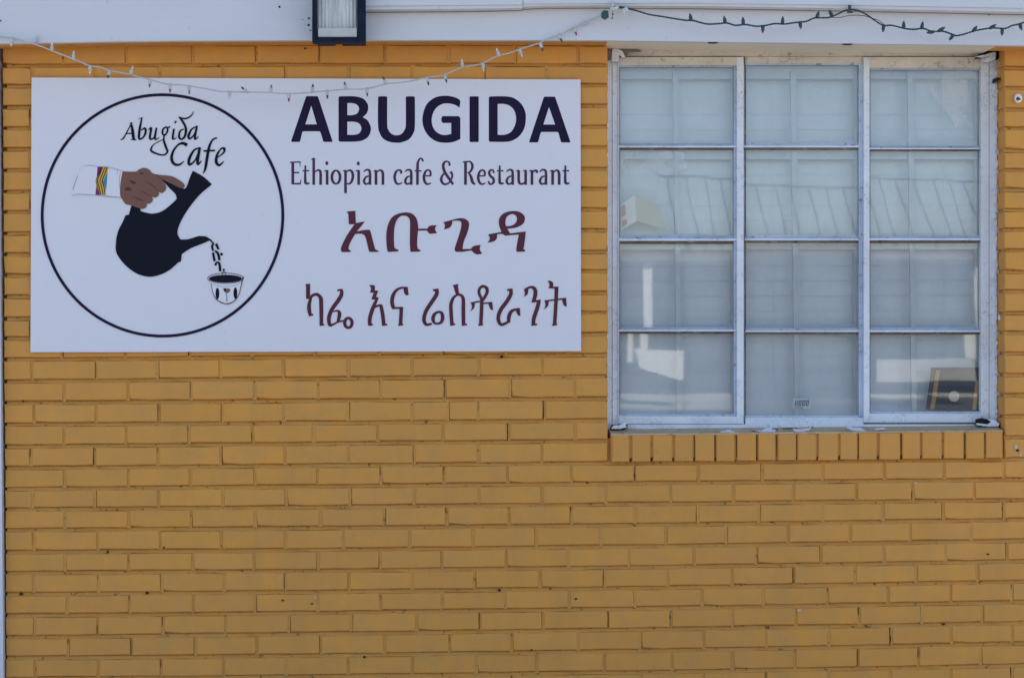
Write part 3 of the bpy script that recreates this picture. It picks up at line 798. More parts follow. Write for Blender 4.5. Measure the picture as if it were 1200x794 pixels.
# --- second line
p = Print().frame(335, 180, 13.333)
def let_a(dx):
    p.stroke([(85+dx, 285), (120+dx, 255), (160+dx, 258), (180+dx, 300), (180+dx, 488)], [20, 26, 34, 40, 42])
    p.stroke([(178+dx, 350), (120+dx, 365), (88+dx, 420), (98+dx, 462), (130+dx, 475), (178+dx, 445)], [18, 28, 38, 36, 28, 20])
def let_n(x1, x2):
    p.stroke([(x1, 262), (x1, 488)], 42); p.stroke([(x1-38, 272), (x1+8, 262)], 20)
    p.stroke([(x1+12, 292), (x1+60, 260), (x2-14, 276), (x2, 322), (x2, 488)], [18, 28, 38, 42, 42])
def let_t(x):
    p.stroke([(x+2, 185), (x, 420), (x+17, 466), (x+68, 462)], [26, 42, 38, 20]); p.stroke([(x-43, 270), (x+60, 268)], 22)
def let_i(x, y=150):
    p.stroke([(x, 262), (x, 488)], 42); p.stroke([(x-44, 272), (x+8, 262)], 20); p.ell(x-5, y, 23, 31)
def let_e(x):
    p.stroke([(x+8, 350), (x+108, 346)], 22); p.stroke([(x+106, 346), (x+100, 282), (x+66, 256), (x+24, 284), (x, 366), (x+18, 446), (x+58, 478), (x+115, 458)], [30, 32, 26, 34, 42, 40, 30, 16])
p.stroke([(108, 132), (108, 482)], 44); p.stroke([(65, 138), (226, 130)], 22); p.stroke([(221, 125), (222, 208)], [20, 8]); p.stroke([(110, 297), (208, 297)], 24)
p.stroke([(88, 470), (228, 470)], 26); p.stroke([(238, 398), (222, 480)], [8, 22])
let_t(303); p.stroke([(435, 68), (435, 488)], 42); p.stroke([(398, 92), (452, 74)], 20)
p.stroke([(450, 290), (490, 262), (530, 268), (543, 312), (543, 488)], [18, 26, 38, 42, 42])
let_i(645)
p.stroke([(783+64*math.cos(t*PI/6), 368+103*math.sin(t*PI/6)) for t in range(12)], [28+16*abs(math.cos(t*PI/6)) for t in range(12)], 0, True)
p.stroke([(932, 262), (932, 618)], 42); p.stroke([(893, 272), (940, 262)], 20)
p.stroke([(945, 290), (990, 260), (1033, 284), (1047, 350), (1030, 430), (990, 472), (945, 464)], [18, 28, 38, 42, 38, 28, 20])
let_i(1137, 155)
p.frame(420, 180, 13.333)
let_a(0); let_n(275, 383)
p.done('printed_word', M_INKP); p = Print().frame(420, 180, 13.333)
p.stroke([(672, 312), (660, 268), (625, 258), (585, 290), (565, 370), (585, 448), (625, 476), (685, 455)], [38, 32, 26, 36, 42, 38, 30, 16])
let_a(645)
p.stroke([(1008, 122), (995, 84), (962, 80), (932, 130), (924, 220), (922, 488)], [32, 26, 26, 36, 42, 42]); p.stroke([(880, 270), (985, 270)], 22)
let_e(1023)
p.done('printed_word', M_INKP); p = Print().frame(505, 180, 13.333)
p.stroke([(290, 190), (285, 142), (245, 120), (207, 142), (192, 200), (217, 290), (290, 400), (348, 482)], [36, 28, 24, 36, 42, 44, 42, 36])
p.stroke([(217, 292), (170, 360), (162, 420), (195, 472), (245, 476), (290, 445), (330, 370), (328, 312), (302, 285)], [22, 36, 42, 36, 28, 26, 30, 34, 42])
p.done('printed_word', M_INKP); p = Print().frame(505, 180, 13.333)
p.stroke([(540, 128), (540, 488)], 44); p.stroke([(498, 132), (548, 124)], 18)
p.stroke([(545, 128), (610, 126), (643, 165), (646, 220), (615, 283), (570, 300)], [22, 26, 38, 40, 30, 20]); p.stroke([(590, 300), (625, 360), (652, 450), (694, 478)], [24, 42, 44, 24])
let_e(738)
p.stroke([(982, 305), (972, 264), (940, 256), (910, 290), (925, 345), (970, 385), (983, 435), (955, 473), (918, 474), (897, 430)], [28, 26, 28, 38, 38, 40, 38, 30, 28, 30])
let_t(1073)
p.frame(585, 180, 13.333)
let_a(30)
p.stroke([(305, 262), (305, 420), (325, 468), (370, 470), (405, 440)], [42, 42, 36, 28, 20]); p.stroke([(265, 272), (312, 262)], 20); p.stroke([(413, 258), (413, 488)], 42); p.stroke([(374, 270), (415, 260)], 20)
p.stroke([(512, 262), (512, 488)], 42); p.stroke([(470, 272), (518, 262)], 20); p.stroke([(524, 296), (555, 264), (586, 272), (587, 302)], [18, 28, 38, 44])
let_a(550); let_n(835, 936); let_t(1032)
p.done('printed_word', M_INKP)

# --- third line (Ethiopic)
p = Print().frame(390, 240, 10)
p.path([(160, 82, c_), (190, 76), (264, 70, c_), (270, 215, c_), (262, 228, c_), (188, 228, c_), (182, 105, c_)])
p.path([(262, 216, c_), (375, 193, c_), (345, 235), (282, 312, c_), (345, 298), (425, 290, c_), (445, 325), (488, 490), (505, 525), (540, 540, c_), (530, 552, c_), (430, 552, c_), (418, 520), (385, 385), (362, 350), (325, 338), (262, 342, c_), (205, 440), (185, 500), (192, 525), (216, 540, c_), (205, 552, c_), (108, 553, c_), (95, 530), (102, 485), (150, 385), (200, 305)])
p.path([(648, 552, c_), (638, 525), (627, 420), (632, 300), (660, 200), (720, 125), (830, 90), (920, 100), (975, 150), (998, 230), (1000, 290), (990, 400), (990, 490), (1003, 518), (1030, 530, c_), (1020, 547, c_), (920, 552, c_), (908, 530), (903, 400), (905, 205), (885, 147), (840, 128), (790, 137), (747, 187), (722, 270), (716, 400), (722, 490), (735, 512), (770, 525, c_), (765, 545, c_)])
p.stroke([(992, 290), (1112, 290)], 22)
p.frame(505, 240, 10)
p.path([(-52, 290, c_), (-22, 252), (10, 241), (66, 239, c_), (48, 285), (72, 330, c_), (0, 339), (-30, 325)])
p.path([(145, 203, c_), (250, 176), (320, 159), (385, 160), (432, 188), (447, 235), (425, 330), (385, 430), (370, 518, c_), (470, 516, c_), (490, 490), (530, 475), (583, 470, c_), (572, 520), (600, 572, c_), (540, 580), (500, 560), (478, 534, c_), (370, 550, c_), (300, 550), (281, 530), (285, 490), (340, 320), (358, 230), (348, 195), (310, 184), (250, 190, c_), (243, 235), (212, 270), (152, 289, c_), (164, 240)])
p.path([(670, 345, c_), (826, 318, c_), (800, 240), (800, 165), (845, 105), (930, 75), (1030, 80), (1090, 125), (1100, 175), (1070, 230), (990, 268), (895, 280, c_), (928, 334, c_), (1112, 312, c_), (1100, 420), (1085, 518, c_), (1106, 530, c_), (1100, 547, c_), (1012, 552, c_), (1000, 530), (1012, 440), (1030, 348, c_), (930, 356), (870, 360), (838, 340, c_), (775, 345, c_), (773, 385), (742, 425), (663, 444, c_), (690, 395)],
       [[(880, 250, c_), (872, 200), (890, 140), (945, 108), (995, 125), (1008, 175), (985, 220), (940, 245)]])
p.done('printed_word', M_INKM)

# --- fourth line (Ethiopic)
p = Print().frame(350, 325, 10.909)
p.stroke([(120, 82), (120, 275)], 52); p.stroke([(88, 97), (142, 88)], 20)
p.stroke([(138, 285), (168, 238), (225, 215), (270, 245), (287, 310), (290, 612)], [30, 36, 38, 46, 52, 46]); p.stroke([(268, 610), (327, 603)], 22)
p.stroke([(158, 260), (135, 340), (135, 420), (152, 488)], [28, 46, 50, 40]); p.stroke([(128, 487), (184, 473)], 24)
p.stroke([(495, 165), (550, 155)], 24); p.stroke([(545, 150), (548, 215), (508, 290), (430, 400), (392, 490), (387, 560), (402, 608), (445, 598), (505, 568), (572, 552)], [36, 48, 52, 50, 50, 48, 42, 26, 22, 22])
p.stroke([(440, 436), (500, 426), (522, 455), (516, 510), (498, 575)], [16, 26, 46, 46, 30])
p.stroke([(635+47*math.cos(t*PI/6), 580+62*math.sin(t*PI/6)) for t in range(12)], [34+8*abs(math.cos(t*PI/6)) for t in range(12)], 0, True)
p.done('printed_word', M_INKM); p = Print().frame(350, 325, 10.909)
def let_ae():
    p.path([(900, 98, c_), (955, 97), (975, 115), (972, 165, c_), (1018, 170, c_), (990, 245, c_), (1024, 262, c_), (990, 345, c_), (960, 330, c_), (975, 285, c_), (930, 280, c_), (958, 195, c_), (910, 194, c_), (925, 140)])
    p.stroke([(1000, 275), (950, 390), (912, 510), (908, 607)], [34, 50, 50, 46]); p.stroke([(890, 608), (948, 602)], 24)
    p.stroke([(968, 388), (1010, 362), (1062, 358)], [18, 28, 32]); p.stroke([(1050, 352), (1075, 480), (1087, 602)], [42, 48, 46]); p.stroke([(1066, 612), (1132, 600)], 22)
let_ae()
p.frame(425, 325, 10.909)
p.stroke([(578, 130), (500, 132), (430, 165), (385, 240), (376, 320), (395, 392)], [18, 26, 36, 48, 50, 46]); p.path([(520, 130, c_), (576, 124, c_), (588, 222, c_), (560, 228), (530, 195)])
p.stroke([(378, 393), (512, 386)], 26); p.stroke([(496, 378), (490, 480), (484, 607)], 46); p.stroke([(455, 611), (518, 600)], 22)
p.done('printed_word', M_INKM); p = Print().frame(425, 325, 10.909)
p.stroke([(898, 163), (968, 154)], 26); p.stroke([(948, 150), (946, 210), (900, 290), (820, 410), (787, 500), (787, 560), (817, 603), (885, 590)], [46, 50, 50, 50, 48, 46, 36, 26])
p.stroke([(960, 442), (1008, 452), (1022, 515), (1000, 575), (930, 588), (900, 540), (912, 478)], [28, 38, 46, 36, 26, 46, 42], 0, True)
p.frame(490, 325, 10.909)
p.stroke([(478, 98), (502, 212)], [56, 44]); p.stroke([(446, 108), (513, 92)], 20)
p.stroke([(500, 222), (455, 255), (422, 330), (420, 430), (432, 605)], [24, 34, 44, 46, 46]); p.stroke([(485, 222), (545, 225), (576, 275), (578, 400), (580, 605)], [24, 34, 44, 48, 46])
p.stroke([(410, 610), (474, 596)], 22); p.stroke([(560, 610), (624, 598)], 22)
p.stroke([(822, 292), (780, 205), (788, 140), (830, 112), (876, 138), (878, 200), (826, 292)], [34, 36, 36, 34, 42, 40, 34])
p.stroke([(815, 268), (810, 420), (800, 605)], [44, 46, 46]); p.stroke([(770, 611), (830, 600)], 22)
p.stroke([(674, 328), (800, 303)], 20); p.path([(675, 322, c_), (726, 325, c_), (715, 390), (666, 434, c_), (688, 380)]); p.stroke([(815, 334), (947, 320)], 20); p.path([(895, 328, c_), (948, 314, c_), (958, 417, c_), (925, 405)])
p.frame(565, 325, 10.909)
p.stroke([(318, 161), (388, 151)], 26); p.stroke([(367, 150), (366, 215), (320, 300), (240, 410), (207, 500), (216, 568), (248, 602), (312, 580), (348, 545)], [46, 48, 50, 50, 48, 46, 38, 32, 34])
p.stroke([(338, 578), (345, 490), (385, 425), (482, 398)], [40, 48, 38, 20]); p.path([(425, 410, c_), (482, 390, c_), (490, 492, c_), (455, 478)])
p.path([(530, 148, c_), (592, 148, c_), (582, 210), (538, 248, c_), (545, 190)]); p.stroke([(550, 150), (620, 124), (668, 142), (682, 205), (658, 308)], [22, 30, 46, 50, 46])
p.stroke([(633, 311), (748, 293)], 24); p.stroke([(728, 290), (708, 380), (662, 520), (655, 604)], [44, 50, 50, 46]); p.stroke([(630, 608), (702, 598)], 24)
p.path([(836, 43, c_), (880, 45), (908, 76), (900, 128), (846, 140, c_), (862, 92)]); p.stroke([(868, 130), (976, 126)], 20); p.stroke([(950, 118), (945, 300), (926, 605)], [50, 46, 46]); p.stroke([(896, 610), (958, 598)], 22)
p.stroke([(800, 302), (1074, 268)], 20); p.path([(798, 302, c_), (852, 293, c_), (842, 360), (792, 412, c_), (810, 350)]); p.path([(1020, 280, c_), (1073, 263, c_), (1083, 373, c_), (1045, 355)])
p.done('printed_word', M_INKM)

# --- emblem: ring and script
p = Print(); p.ring(190.4, 252.4, 141.0, 141.2, 3.4, 0, 72); p.done('emblem_ring', M_INK)
p = Print().frame(135, 125, 8.571)
K = 1.12
def st_(pts, ws): p.stroke(pts, [w_*K for w_ in ws])
st_([(165, 162), (110, 270), (78, 322), (52, 333)], [8, 11, 13, 6]); st_([(158, 162), (174, 240), (185, 322), (208, 331)], [14, 26, 24, 8]); st_([(148, 166), (172, 162)], [8, 8]); st_([(112, 271), (182, 268)], [10, 10]); st_([(158, 331), (212, 331)], [8, 7])
st_([(270, 108), (250, 200), (238, 300), (247, 326), (280, 310), (305, 260), (298, 218), (260, 238)], [10, 20, 22, 17, 14, 20, 18, 8]); st_([(233, 127), (270, 110)], [5, 7])
st_([(332, 236), (362, 214), (347, 308), (365, 328), (402, 298)], [5, 18, 20, 15, 8]); st_([(415, 212), (398, 310), (413, 330), (442, 308)], [16, 20, 12, 5])
p.stroke([(518, 206), (482, 226), (476, 272), (503, 283), (525, 242)], [16, 18, 20, 16, 18], 0, True); st_([(522, 218), (552, 200)], [10, 14])
st_([(492, 285), (488, 340), (510, 410), (524, 452), (490, 485), (420, 474), (360, 440), (382, 385), (450, 345), (492, 328)], [13, 18, 21, 18, 14, 16, 19, 10, 7, 5])
st_([(590, 222), (578, 310), (590, 327), (617, 310)], [17, 20, 12, 5]); st_([(597, 166), (613, 144)], [15, 12])
st_([(690, 226), (652, 246), (641, 303), (665, 328), (698, 300), (710, 240), (700, 190), (665, 132), (638, 104)], [9, 15, 20, 17, 20, 22, 20, 19, 10]); st_([(636, 104), (700, 121), (758, 96), (788, 48)], [10, 15, 12, 5])
st_([(822, 200), (770, 225), (737, 290), (747, 323), (785, 290), (815, 222)], [11, 15, 22, 17, 11, 8]); st_([(822, 192), (800, 300), (808, 327), (837, 298)], [17, 22, 14, 5])
p.done('printed_word', M_INKB); p = Print().frame(135, 125, 8.571)
st_([(722, 388), (680, 368), (630, 385), (582, 450), (566, 520), (590, 573), (640, 584), (692, 548)], [30, 26, 16, 20, 26, 24, 19, 7])
st_([(847, 414), (790, 440), (742, 530), (747, 583), (800, 540), (842, 440)], [11, 18, 26, 21, 13, 8]); st_([(850, 408), (830, 520), (830, 579), (867, 543)], [22, 28, 20, 6])
st_([(1022, 314), (980, 332), (945, 400), (925, 500), (905, 620), (882, 672)], [14, 15, 22, 26, 22, 5]); st_([(888, 446), (1002, 440)], [16, 15])
st_([(1030, 510), (1088, 462), (1095, 422), (1060, 426), (1022, 490), (1015, 558), (1045, 588), (1092, 548)], [9, 15, 24, 13, 22, 26, 21, 6])
p.done('printed_word', M_INKB)

# --- emblem: pot, sleeve, hand
p = Print().frame(125, 190, 5.673)
p.path([(572, 57, c_), (640, 95), (698, 146, c_), (690, 156), (620, 215), (550, 300), (500, 380), (475, 440), (472, 480), (490, 513, c_), (540, 512), (610, 491, c_), (660, 494), (692, 517, c_), (640, 540), (560, 572), (500, 610, c_), (494, 660, c_), (475, 666, c_), (420, 715), (350, 750), (280, 761), (200, 740), (120, 680), (65, 602), (62, 530), (75, 460), (105, 400), (126, 352, c_), (147, 350, c_), (165, 285, c_), (222, 300, c_), (226, 326, c_), (300, 342), (370, 325), (440, 270), (466, 243, c_), (455, 210), (420, 175), (380, 130), (362, 110, c_), (430, 138), (485, 165), (517, 176), (532, 160), (550, 110)])
p.done('coffee_pot', M_INKB)
p = Print().frame(75, 180, 7.94)
p.path([(180, 108, c_), (545, 162, c_), (520, 300), (528, 404, c_), (300, 384), (80, 386, c_), (100, 300), (130, 205)], (), 0)
p.stroke([(72, 392), (130, 378), (300, 386), (420, 402), (534, 408)], [3, 7, 6, 6, 4], 1)
p.stroke([(132, 205), (108, 262), (82, 335)], [5, 7, 5], 1); p.stroke([(527, 165), (515, 240), (516, 320)], [5, 6, 4], 1); p.stroke([(500, 150), (498, 200)], [3, 3], 1); p.stroke([(165, 118), (240, 110), (310, 120)], [2, 3, 2], 1); p.stroke([(412, 128), (480, 140), (548, 162)], [2, 3, 3], 1)
p.fill([(311, 122), (412, 122), (400, 250), (384, 386), (292, 384), (302, 250)], (), 2)
p.fill([(311, 122), (356, 122), (330, 190), (306, 232)], (), 3); p.fill([(300, 305), (318, 350), (330, 386), (292, 384)], (), 3); p.fill([(406, 170), (362, 265), (394, 332)], (), 4)
for dx, w_ in ((0, 8), (24, 7), (46, 8), (-14, 6)):
    p.stroke([(358+dx*.9, 124), (338+dx, 180), (312+dx, 250), (326+dx, 310), (342+dx*.9, 384)], w_, 5)
p.done('sleeve', [M_SLEEVE, M_LINE, M_GOLD, M_PURP, M_BLUE, M_INKB])
p = Print().frame(75, 180, 7.94)
p.path([(545, 165, c_), (660, 168), (700, 146), (745, 133), (790, 147), (830, 186), (910, 200), (1000, 210), (1070, 245), (1115, 280), (1121, 308), (1090, 322), (1000, 280), (905, 234, c_), (942, 285), (950, 330), (915, 366), (880, 356, c_), (880, 388), (850, 408), (820, 402, c_), (825, 435), (800, 464), (770, 465, c_), (766, 495), (735, 515), (690, 505), (620, 480), (575, 470), (545, 430), (522, 385), (525, 300)], (), 0)
p.stroke([(568, 334), (600, 328), (630, 342)], [14, 36, 8], 1); p.stroke([(612, 252), (645, 270), (672, 276)], [14, 28, 8], 1); p.stroke([(706, 184), (742, 184)], [22, 12], 1)
p.stroke([(758, 262), (830, 300), (872, 346)], [4, 8, 4], 1); p.stroke([(640, 402), (700, 425), (748, 446)], [5, 9, 4], 1); p.stroke([(700, 342), (750, 365), (815, 402)], [3, 6, 4], 1); p.stroke([(830, 188), (868, 205), (905, 232)], [3, 5, 5], 1)
p.done('hand', [M_SKIN, M_SKIND])
# --- emblem: poured letters and cup
p = Print().frame(230, 270, 8.83)
p.stroke([(140, 92), (172, 128)], [18, 14], 0); p.stroke([(180, 126), (164, 165), (176, 212)], [17, 23, 19], 0); p.stroke([(203, 138), (232, 196)], [28, 22], 0)
p.stroke([(172, 228), (190, 318)], 24, 0); p.stroke([(192, 210), (225, 240), (240, 308)], [17, 26, 24], 0); p.ell(262, 245, 14, 15, 0); p.stroke([(198, 362), (208, 332), (238, 342), (248, 422)], [24, 18, 24, 26], 0); p.ell(285, 408, 10, 14, 0)
p.fill([(122, 495), (300, 440), (482, 490), (462, 590), (440, 660), (380, 738), (300, 757), (215, 716), (172, 640), (155, 545)], (), 1)
p.ring(303, 495, 184, 54, 6, 2); p.ell(303, 500, 172, 42, 0, 32); p.ring(285, 445, 20, 16, 9, 3, 16)
p.stroke([(488, 480), (468, 545), (440, 660), (380, 738), (300, 757), (215, 716), (172, 640), (155, 545)], [14, 8, 7, 9, 9, 8, 6, 4], 2)
p.stroke([(150, 545), (220, 572), (300, 580), (400, 568), (465, 535)], [4, 6, 6, 6, 4], 4)
p.ell(219, 652, 20, 60, 0); p.ell(405, 648, 20, 60, 0); p.fill([(275, 598), (312, 612), (345, 600), (346, 632), (322, 652), (295, 642)], (), 3); p.stroke([(312, 640), (318, 738)], 15, 4); p.ell(330, 618, 22, 20, 3); p.ell(298, 612, 16, 16, 2)
p.done('coffee_cup', [M_INKB, M_SLEEVE, M_INK, flat('print_ochre', (.22, .12, .05), .5), M_LINE])
for (x, y) in ((44, 99), (383.5, 395), (671, 392.5), (671.5, 98.5), (44, 404), (329, 99)):
    m = MB(); disc(m, x, y, 3.0, ZF-.0013, ZF+.001, 14); m.build('screw_cap', M_SIGN, sg)

# ------------------------------------------------------------------ flood light under the eave
lp = thing('flood_light', 'dark framed wall floodlight with ribbed glass mounted on the white eave board', 'light')
LY = -.225
m = MB()
m.pbox(365.8, -60, 370.6, 49.2, LY, -.175); m.pbox(419.5, -60, 428.2, 49.2, LY, -.143)
m.pbox(370.8, 43.6, 392, 49.4, LY-.001, -.145); m.pbox(400.8, 43.6, 419.3, 49.4, LY-.001, -.145); m.pbox(392.1, 43.6, 400.7, 47.4, LY+.002, -.145); m.pbox(366, -66, 428, -58, LY, -.143)
m.build('frame', M_WEDGE, lp)
m = MB(); m.pbox(368.5, -60, 427, 47.5, -.1745, -.1165); m.build('housing', M_WEDGE, lp)
v = []; fs = []; nx = 60
for i in range(nx+1):
    u = i/nx; x = 371.5+47.5*u
    yb = -.201-.016*math.sin(PI*u)+.0016*math.cos(u*2*PI*11)
    for yy in (-58, 33, 43):
        yd = yb+(.012 if yy == 43 else 0); v.append(P(x, yy, yd))
for i in range(nx):
    for j in range(2): fs.append((3*i+j+1, 3*i+4+j, 3*i+3+j, 3*i+j))
mt, t, b = new_mat('ribbed_lens'); b.inputs['Roughness'].default_value = .18
n_ = noise(t, 30, 4, .7, coord='Position', stretch=(1.6, 1, .25))
t.links.new(ramp(t, n_, [(.35, (.40, .42, .45)), (.65, (.68, .69, .68))]), b.inputs['Base Color'])
mesh('lens', v, fs, mt, lp, True)
m = MB(); m.pbox(373, 33.2, 418, 43.4, -.222, -.195); m.build('lens_lip', flat('lens_lip', (.52, .49, .47), .35, 0, .1), lp)

# ------------------------------------------------------------------ string lights
def clear_plastic(name, col): return flat(name, col, .25)
TIPS = {'clear': flat('bulb_clear', (.60, .60, .62), .1), 'red': flat('bulb_red', (.36, .05, .035), .15), 'green': flat('bulb_green', (.03, .20, .09), .15), 'orange': flat('bulb_orange', (.42, .13, .04), .15), 'dark': flat('bulb_dark', (.06, .06, .07), .15), 'blue': flat('bulb_blue', (.03, .10, .20), .15)}
M_WW = flat('white_wire', (.52, .51, .49), .4, 0, .06); M_GW = flat('green_wire', (.012, .045, .045), .4)
def twisted(pts, y, r, amp, mat, parent, name='wire'):
    q = cr([(x, yy, dy) for (x, yy, dy) in pts], 8)
    pos = [P(x, yy, y+dy) for x, yy, dy in q]
    m = MB(); s = 0
    A = []; B = []
    for i, p in enumerate(pos):
        if i: s += (p-pos[i-1]).length
        a = s/.018*2*PI
        o = Vector((0, math.cos(a)*amp, math.sin(a)*amp)); A.append(p+o); B.append(p-o)
    tube(m, A, r, 5); tube(m, B, r, 5)
    return m.build(name, mat, parent, True)
def bulb(px, py, ang, kind, mat, parent, y, ls=5.6, lt=4.2):
    """socket and tip leaving the wire at angle ang (degrees, 0 = right, 90 = down in the photo)"""
    a = math.radians(ang); d = Vector((math.cos(a), random.uniform(-.25, .1), -math.sin(a))).normalized()
    o = P(px, py, y); k = 1/372.
    m = MB()
    tube(m, [o-d*.8*k, o+d*1.5*k, o+d*ls*.8*k, o+d*ls*k], [1.4*k, 2.2*k, 2.0*k, 1.7*k], 7, 0)
    tube(m, [o+d*(ls+.02)*k, o+d*(ls+lt*.4)*k, o+d*(ls+lt*.85)*k, o+d*(ls+lt)*k], [1.3*k, 1.3*k, .8*k, .15*k], 7, 1)
    return m.build('mini_bulb', [mat, TIPS[kind]], parent, True)
ws = thing('string_lights', 'white wired mini light string sagging from the eave across the top of the sign', 'string lights', 'mini light strings along the eave')
wp = [(-12, 42, 0), (0, 43, 0), (13, 44.5, 0), (25, 48, 0), (38, 51, 0), (52, 56, 0), (62, 60, 0), (75, 65, 0), (85, 69, 0), (97, 74, 0), (106, 77.5, 0), (118, 79, 0), (128, 83, 0), (137, 84.5, 0), (152, 87.3, 0), (162, 90, 0), (176, 93.5, 0), (195, 98.7, 0), (215, 100, 0), (240, 104, 0), (260, 107.5, 0), (280, 108, 0), (310, 108.5, 0), (335, 110, 0), (350, 109.5, 0), (365, 108.2, 0), (385, 106.5, 0), (405, 105, 0), (428, 104.3, 0), (440, 101.8, 0), (453, 98.3, 0), (470, 97, 0), (485, 94.5, 0), (500, 91, 0), (515, 89.3, 0), (524, 86.5, 0), (541, 79.2, 0), (563, 75.2, 0), (575, 69.5, 0), (584, 65.5, 0), (600, 61.5, 0), (610, 57.5, 0), (625, 53, 0), (633, 50.5, 0), (640, 46, 0), (652, 42, 0), (664, 37, 0), (674, 32, 0), (688, 25.5, 0), (700, 20.5, 0), (708, 16, 0)]
WY = -.1285
for i, (x, y, d) in enumerate(wp): wp[i] = (x, y, -.006*math.sin(i*1.7)*.4)
twisted(wp, WY, .0016, .0015, M_WW, ws)
for (x, y, a, k) in [(14, 45, 95, 'clear'), (41, 50, -70, 'clear'), (61, 59.5, -88, 'clear'), (86, 69.5, -85, 'clear'), (106, 77.5, 95, 'clear'), (129, 83, 108, 'dark'), (153, 87, -72, 'clear'), (175.5, 93.5, 90, 'green'), (199, 98.8, 88, 'red'), (221, 101, 84, 'orange'),
                     (269, 107.5, 92, 'clear'), (290, 108.2, -140, 'dark'), (317, 108.6, -82, 'orange'), (338.5, 110, 90, 'red'), (366, 108, -85, 'dark'), (383, 106.5, 85, 'dark'), (406, 105, -105, 'green'), (430, 103.5, 88, 'red'), (453, 98.3, -118, 'dark'), (500, 91, 75, 'dark'), (521, 88, 75, 'blue'), (542, 79, -95, 'clear'), (566, 74.5, 85, 'clear'), (585, 65.5, -110, 'clear'), (609, 58, 72, 'clear'), (633, 51, 70, 'dark'), (654, 41, 60, 'dark'), (673, 33, 75, 'red'), (682, 28.5, -20, 'clear')]:
    bulb(x, y, a, k, M_WW, ws, WY)
gs = thing('string_lights', 'green wired mini light string looped along the eave above the window', 'string lights', 'mini light strings along the eave')
gp = [(716, 9, 0), (726, 8.5, 0), (735, 10, 0), (745, 12.5, 0), (760, 17, 0), (775, 19.5, 0), (790, 22, 0), (803, 24, 0), (812, 24.3, 0), (820, 26.5, 0), (830, 28.5, 0), (842, 28, 0), (852, 27.3, 0), (862, 30, 0), (873, 29, 0), (886, 31, 0), (897, 30.2, 0), (908, 28, 0), (920, 28.4, 0), (932, 26.7, 0), (945, 25.3, 0), (955, 21.3, 0), (970, 21, 0), (980, 17.5, 0), (990, 12.8, 0), (998, 11.5, 0), (1006, 12.8, 0), (1014, 16.5, 0), (1022, 22, 0), (1035, 30, 0), (1045, 30, 0), (1062, 34, 0), (1072, 34.6, 0), (1082, 33.6, 0), (1092, 37, 0), (1105, 37, 0), (1114, 39.8, 0), (1119, 42, 0), (1128, 40.8, 0), (1142, 36.5, 0), (1155, 34, 0), (1165, 33, 0), (1178, 33.6, 0), (1186, 30.3, 0), (1196, 28, 0), (1206, 24, 0), (1230, 14, 0)]
GYY = -.176
twisted(gp, GYY, .0019, .0016, M_GW, gs)
m = MB(); tube(m, [P(x, y, GYY-.003) for x, y in cr([(972, 20.5), (984, 20.8), (994, 18.6), (1002, 18.2), (1012, 18.6), (1020, 21)], 6)], .0011, 5); m.build('wire', M_GW, gs, True)
m = MB(); tube(m, [P(x, y, GYY-.003) for x, y in cr([(1020, 21.5), (1028, 23.5), (1034, 27), (1037, 30)], 6)], .0011, 5); m.build('wire', M_GW, gs, True)
for (x, y, a, k) in [(810, 24, -100, 'blue'), (850, 27.2, -102, 'green'), (871, 28.6, -92, 'blue'), (894, 30.5, 92, 'red'), (917, 28, -88, 'blue'), (937.5, 26, 84, 'red'), (957, 21.2, -72, 'blue'), (975, 18.5, -120, 'green'), (1035.5, 29.5, 95, 'blue'), (1059, 33.2, -88, 'blue'), (1080, 33.8, -80, 'blue'), (1094, 37.4, 172, 'dark'), (1100, 36.5, -30, 'dark'), (1117.5, 41, 130, 'dark'), (1140, 37, -50, 'blue'), (1160, 33.4, -30, 'blue'), (1174.6, 33.5, 92, 'dark'), (1195, 28.2, 75, 'green')]:
    bulb(x, y, a, k, M_GW, gs, GYY, 6.0, 2.6)
m = MB(); m.poly([(705, 14.5), (708, 12), (713.2, 13), (713.4, 20.5), (709, 22.6), (704.8, 20)][::-1], GYY-.012, GYY+.004); m.build('plug', M_GW, gs)
M_HOOK = flat('clear_hook', (.42, .46, .52), .2)
for (x, y) in ((718, 1.5), (996, 6.0)):
    m = MB(); m.pbox(x-1.6, y, x+1.6, y+9, GYY-.006, GYY+.002); m.pbox(x-3, y+7.2, x+3.4, y+9.5, GYY-.009, GYY-.0062); m.build('hook', M_HOOK if x < 900 else M_GW, gs)
for (x, y, a) in ((724, 8.5, 150), (731, 11, 85), (733, 9.5, 60)):
    bulb(x, y, a, 'clear', flat('frosted_socket', (.62, .62, .62), .3), gs, GYY-.004, 5, 3)
m = MB(); tube(m, [P(718.5, 10, GYY-.003), P(717.6, 17, GYY-.002), P(717.8, 22, GYY-.002)], .0008, 5); m.build('wire', M_GW, gs)

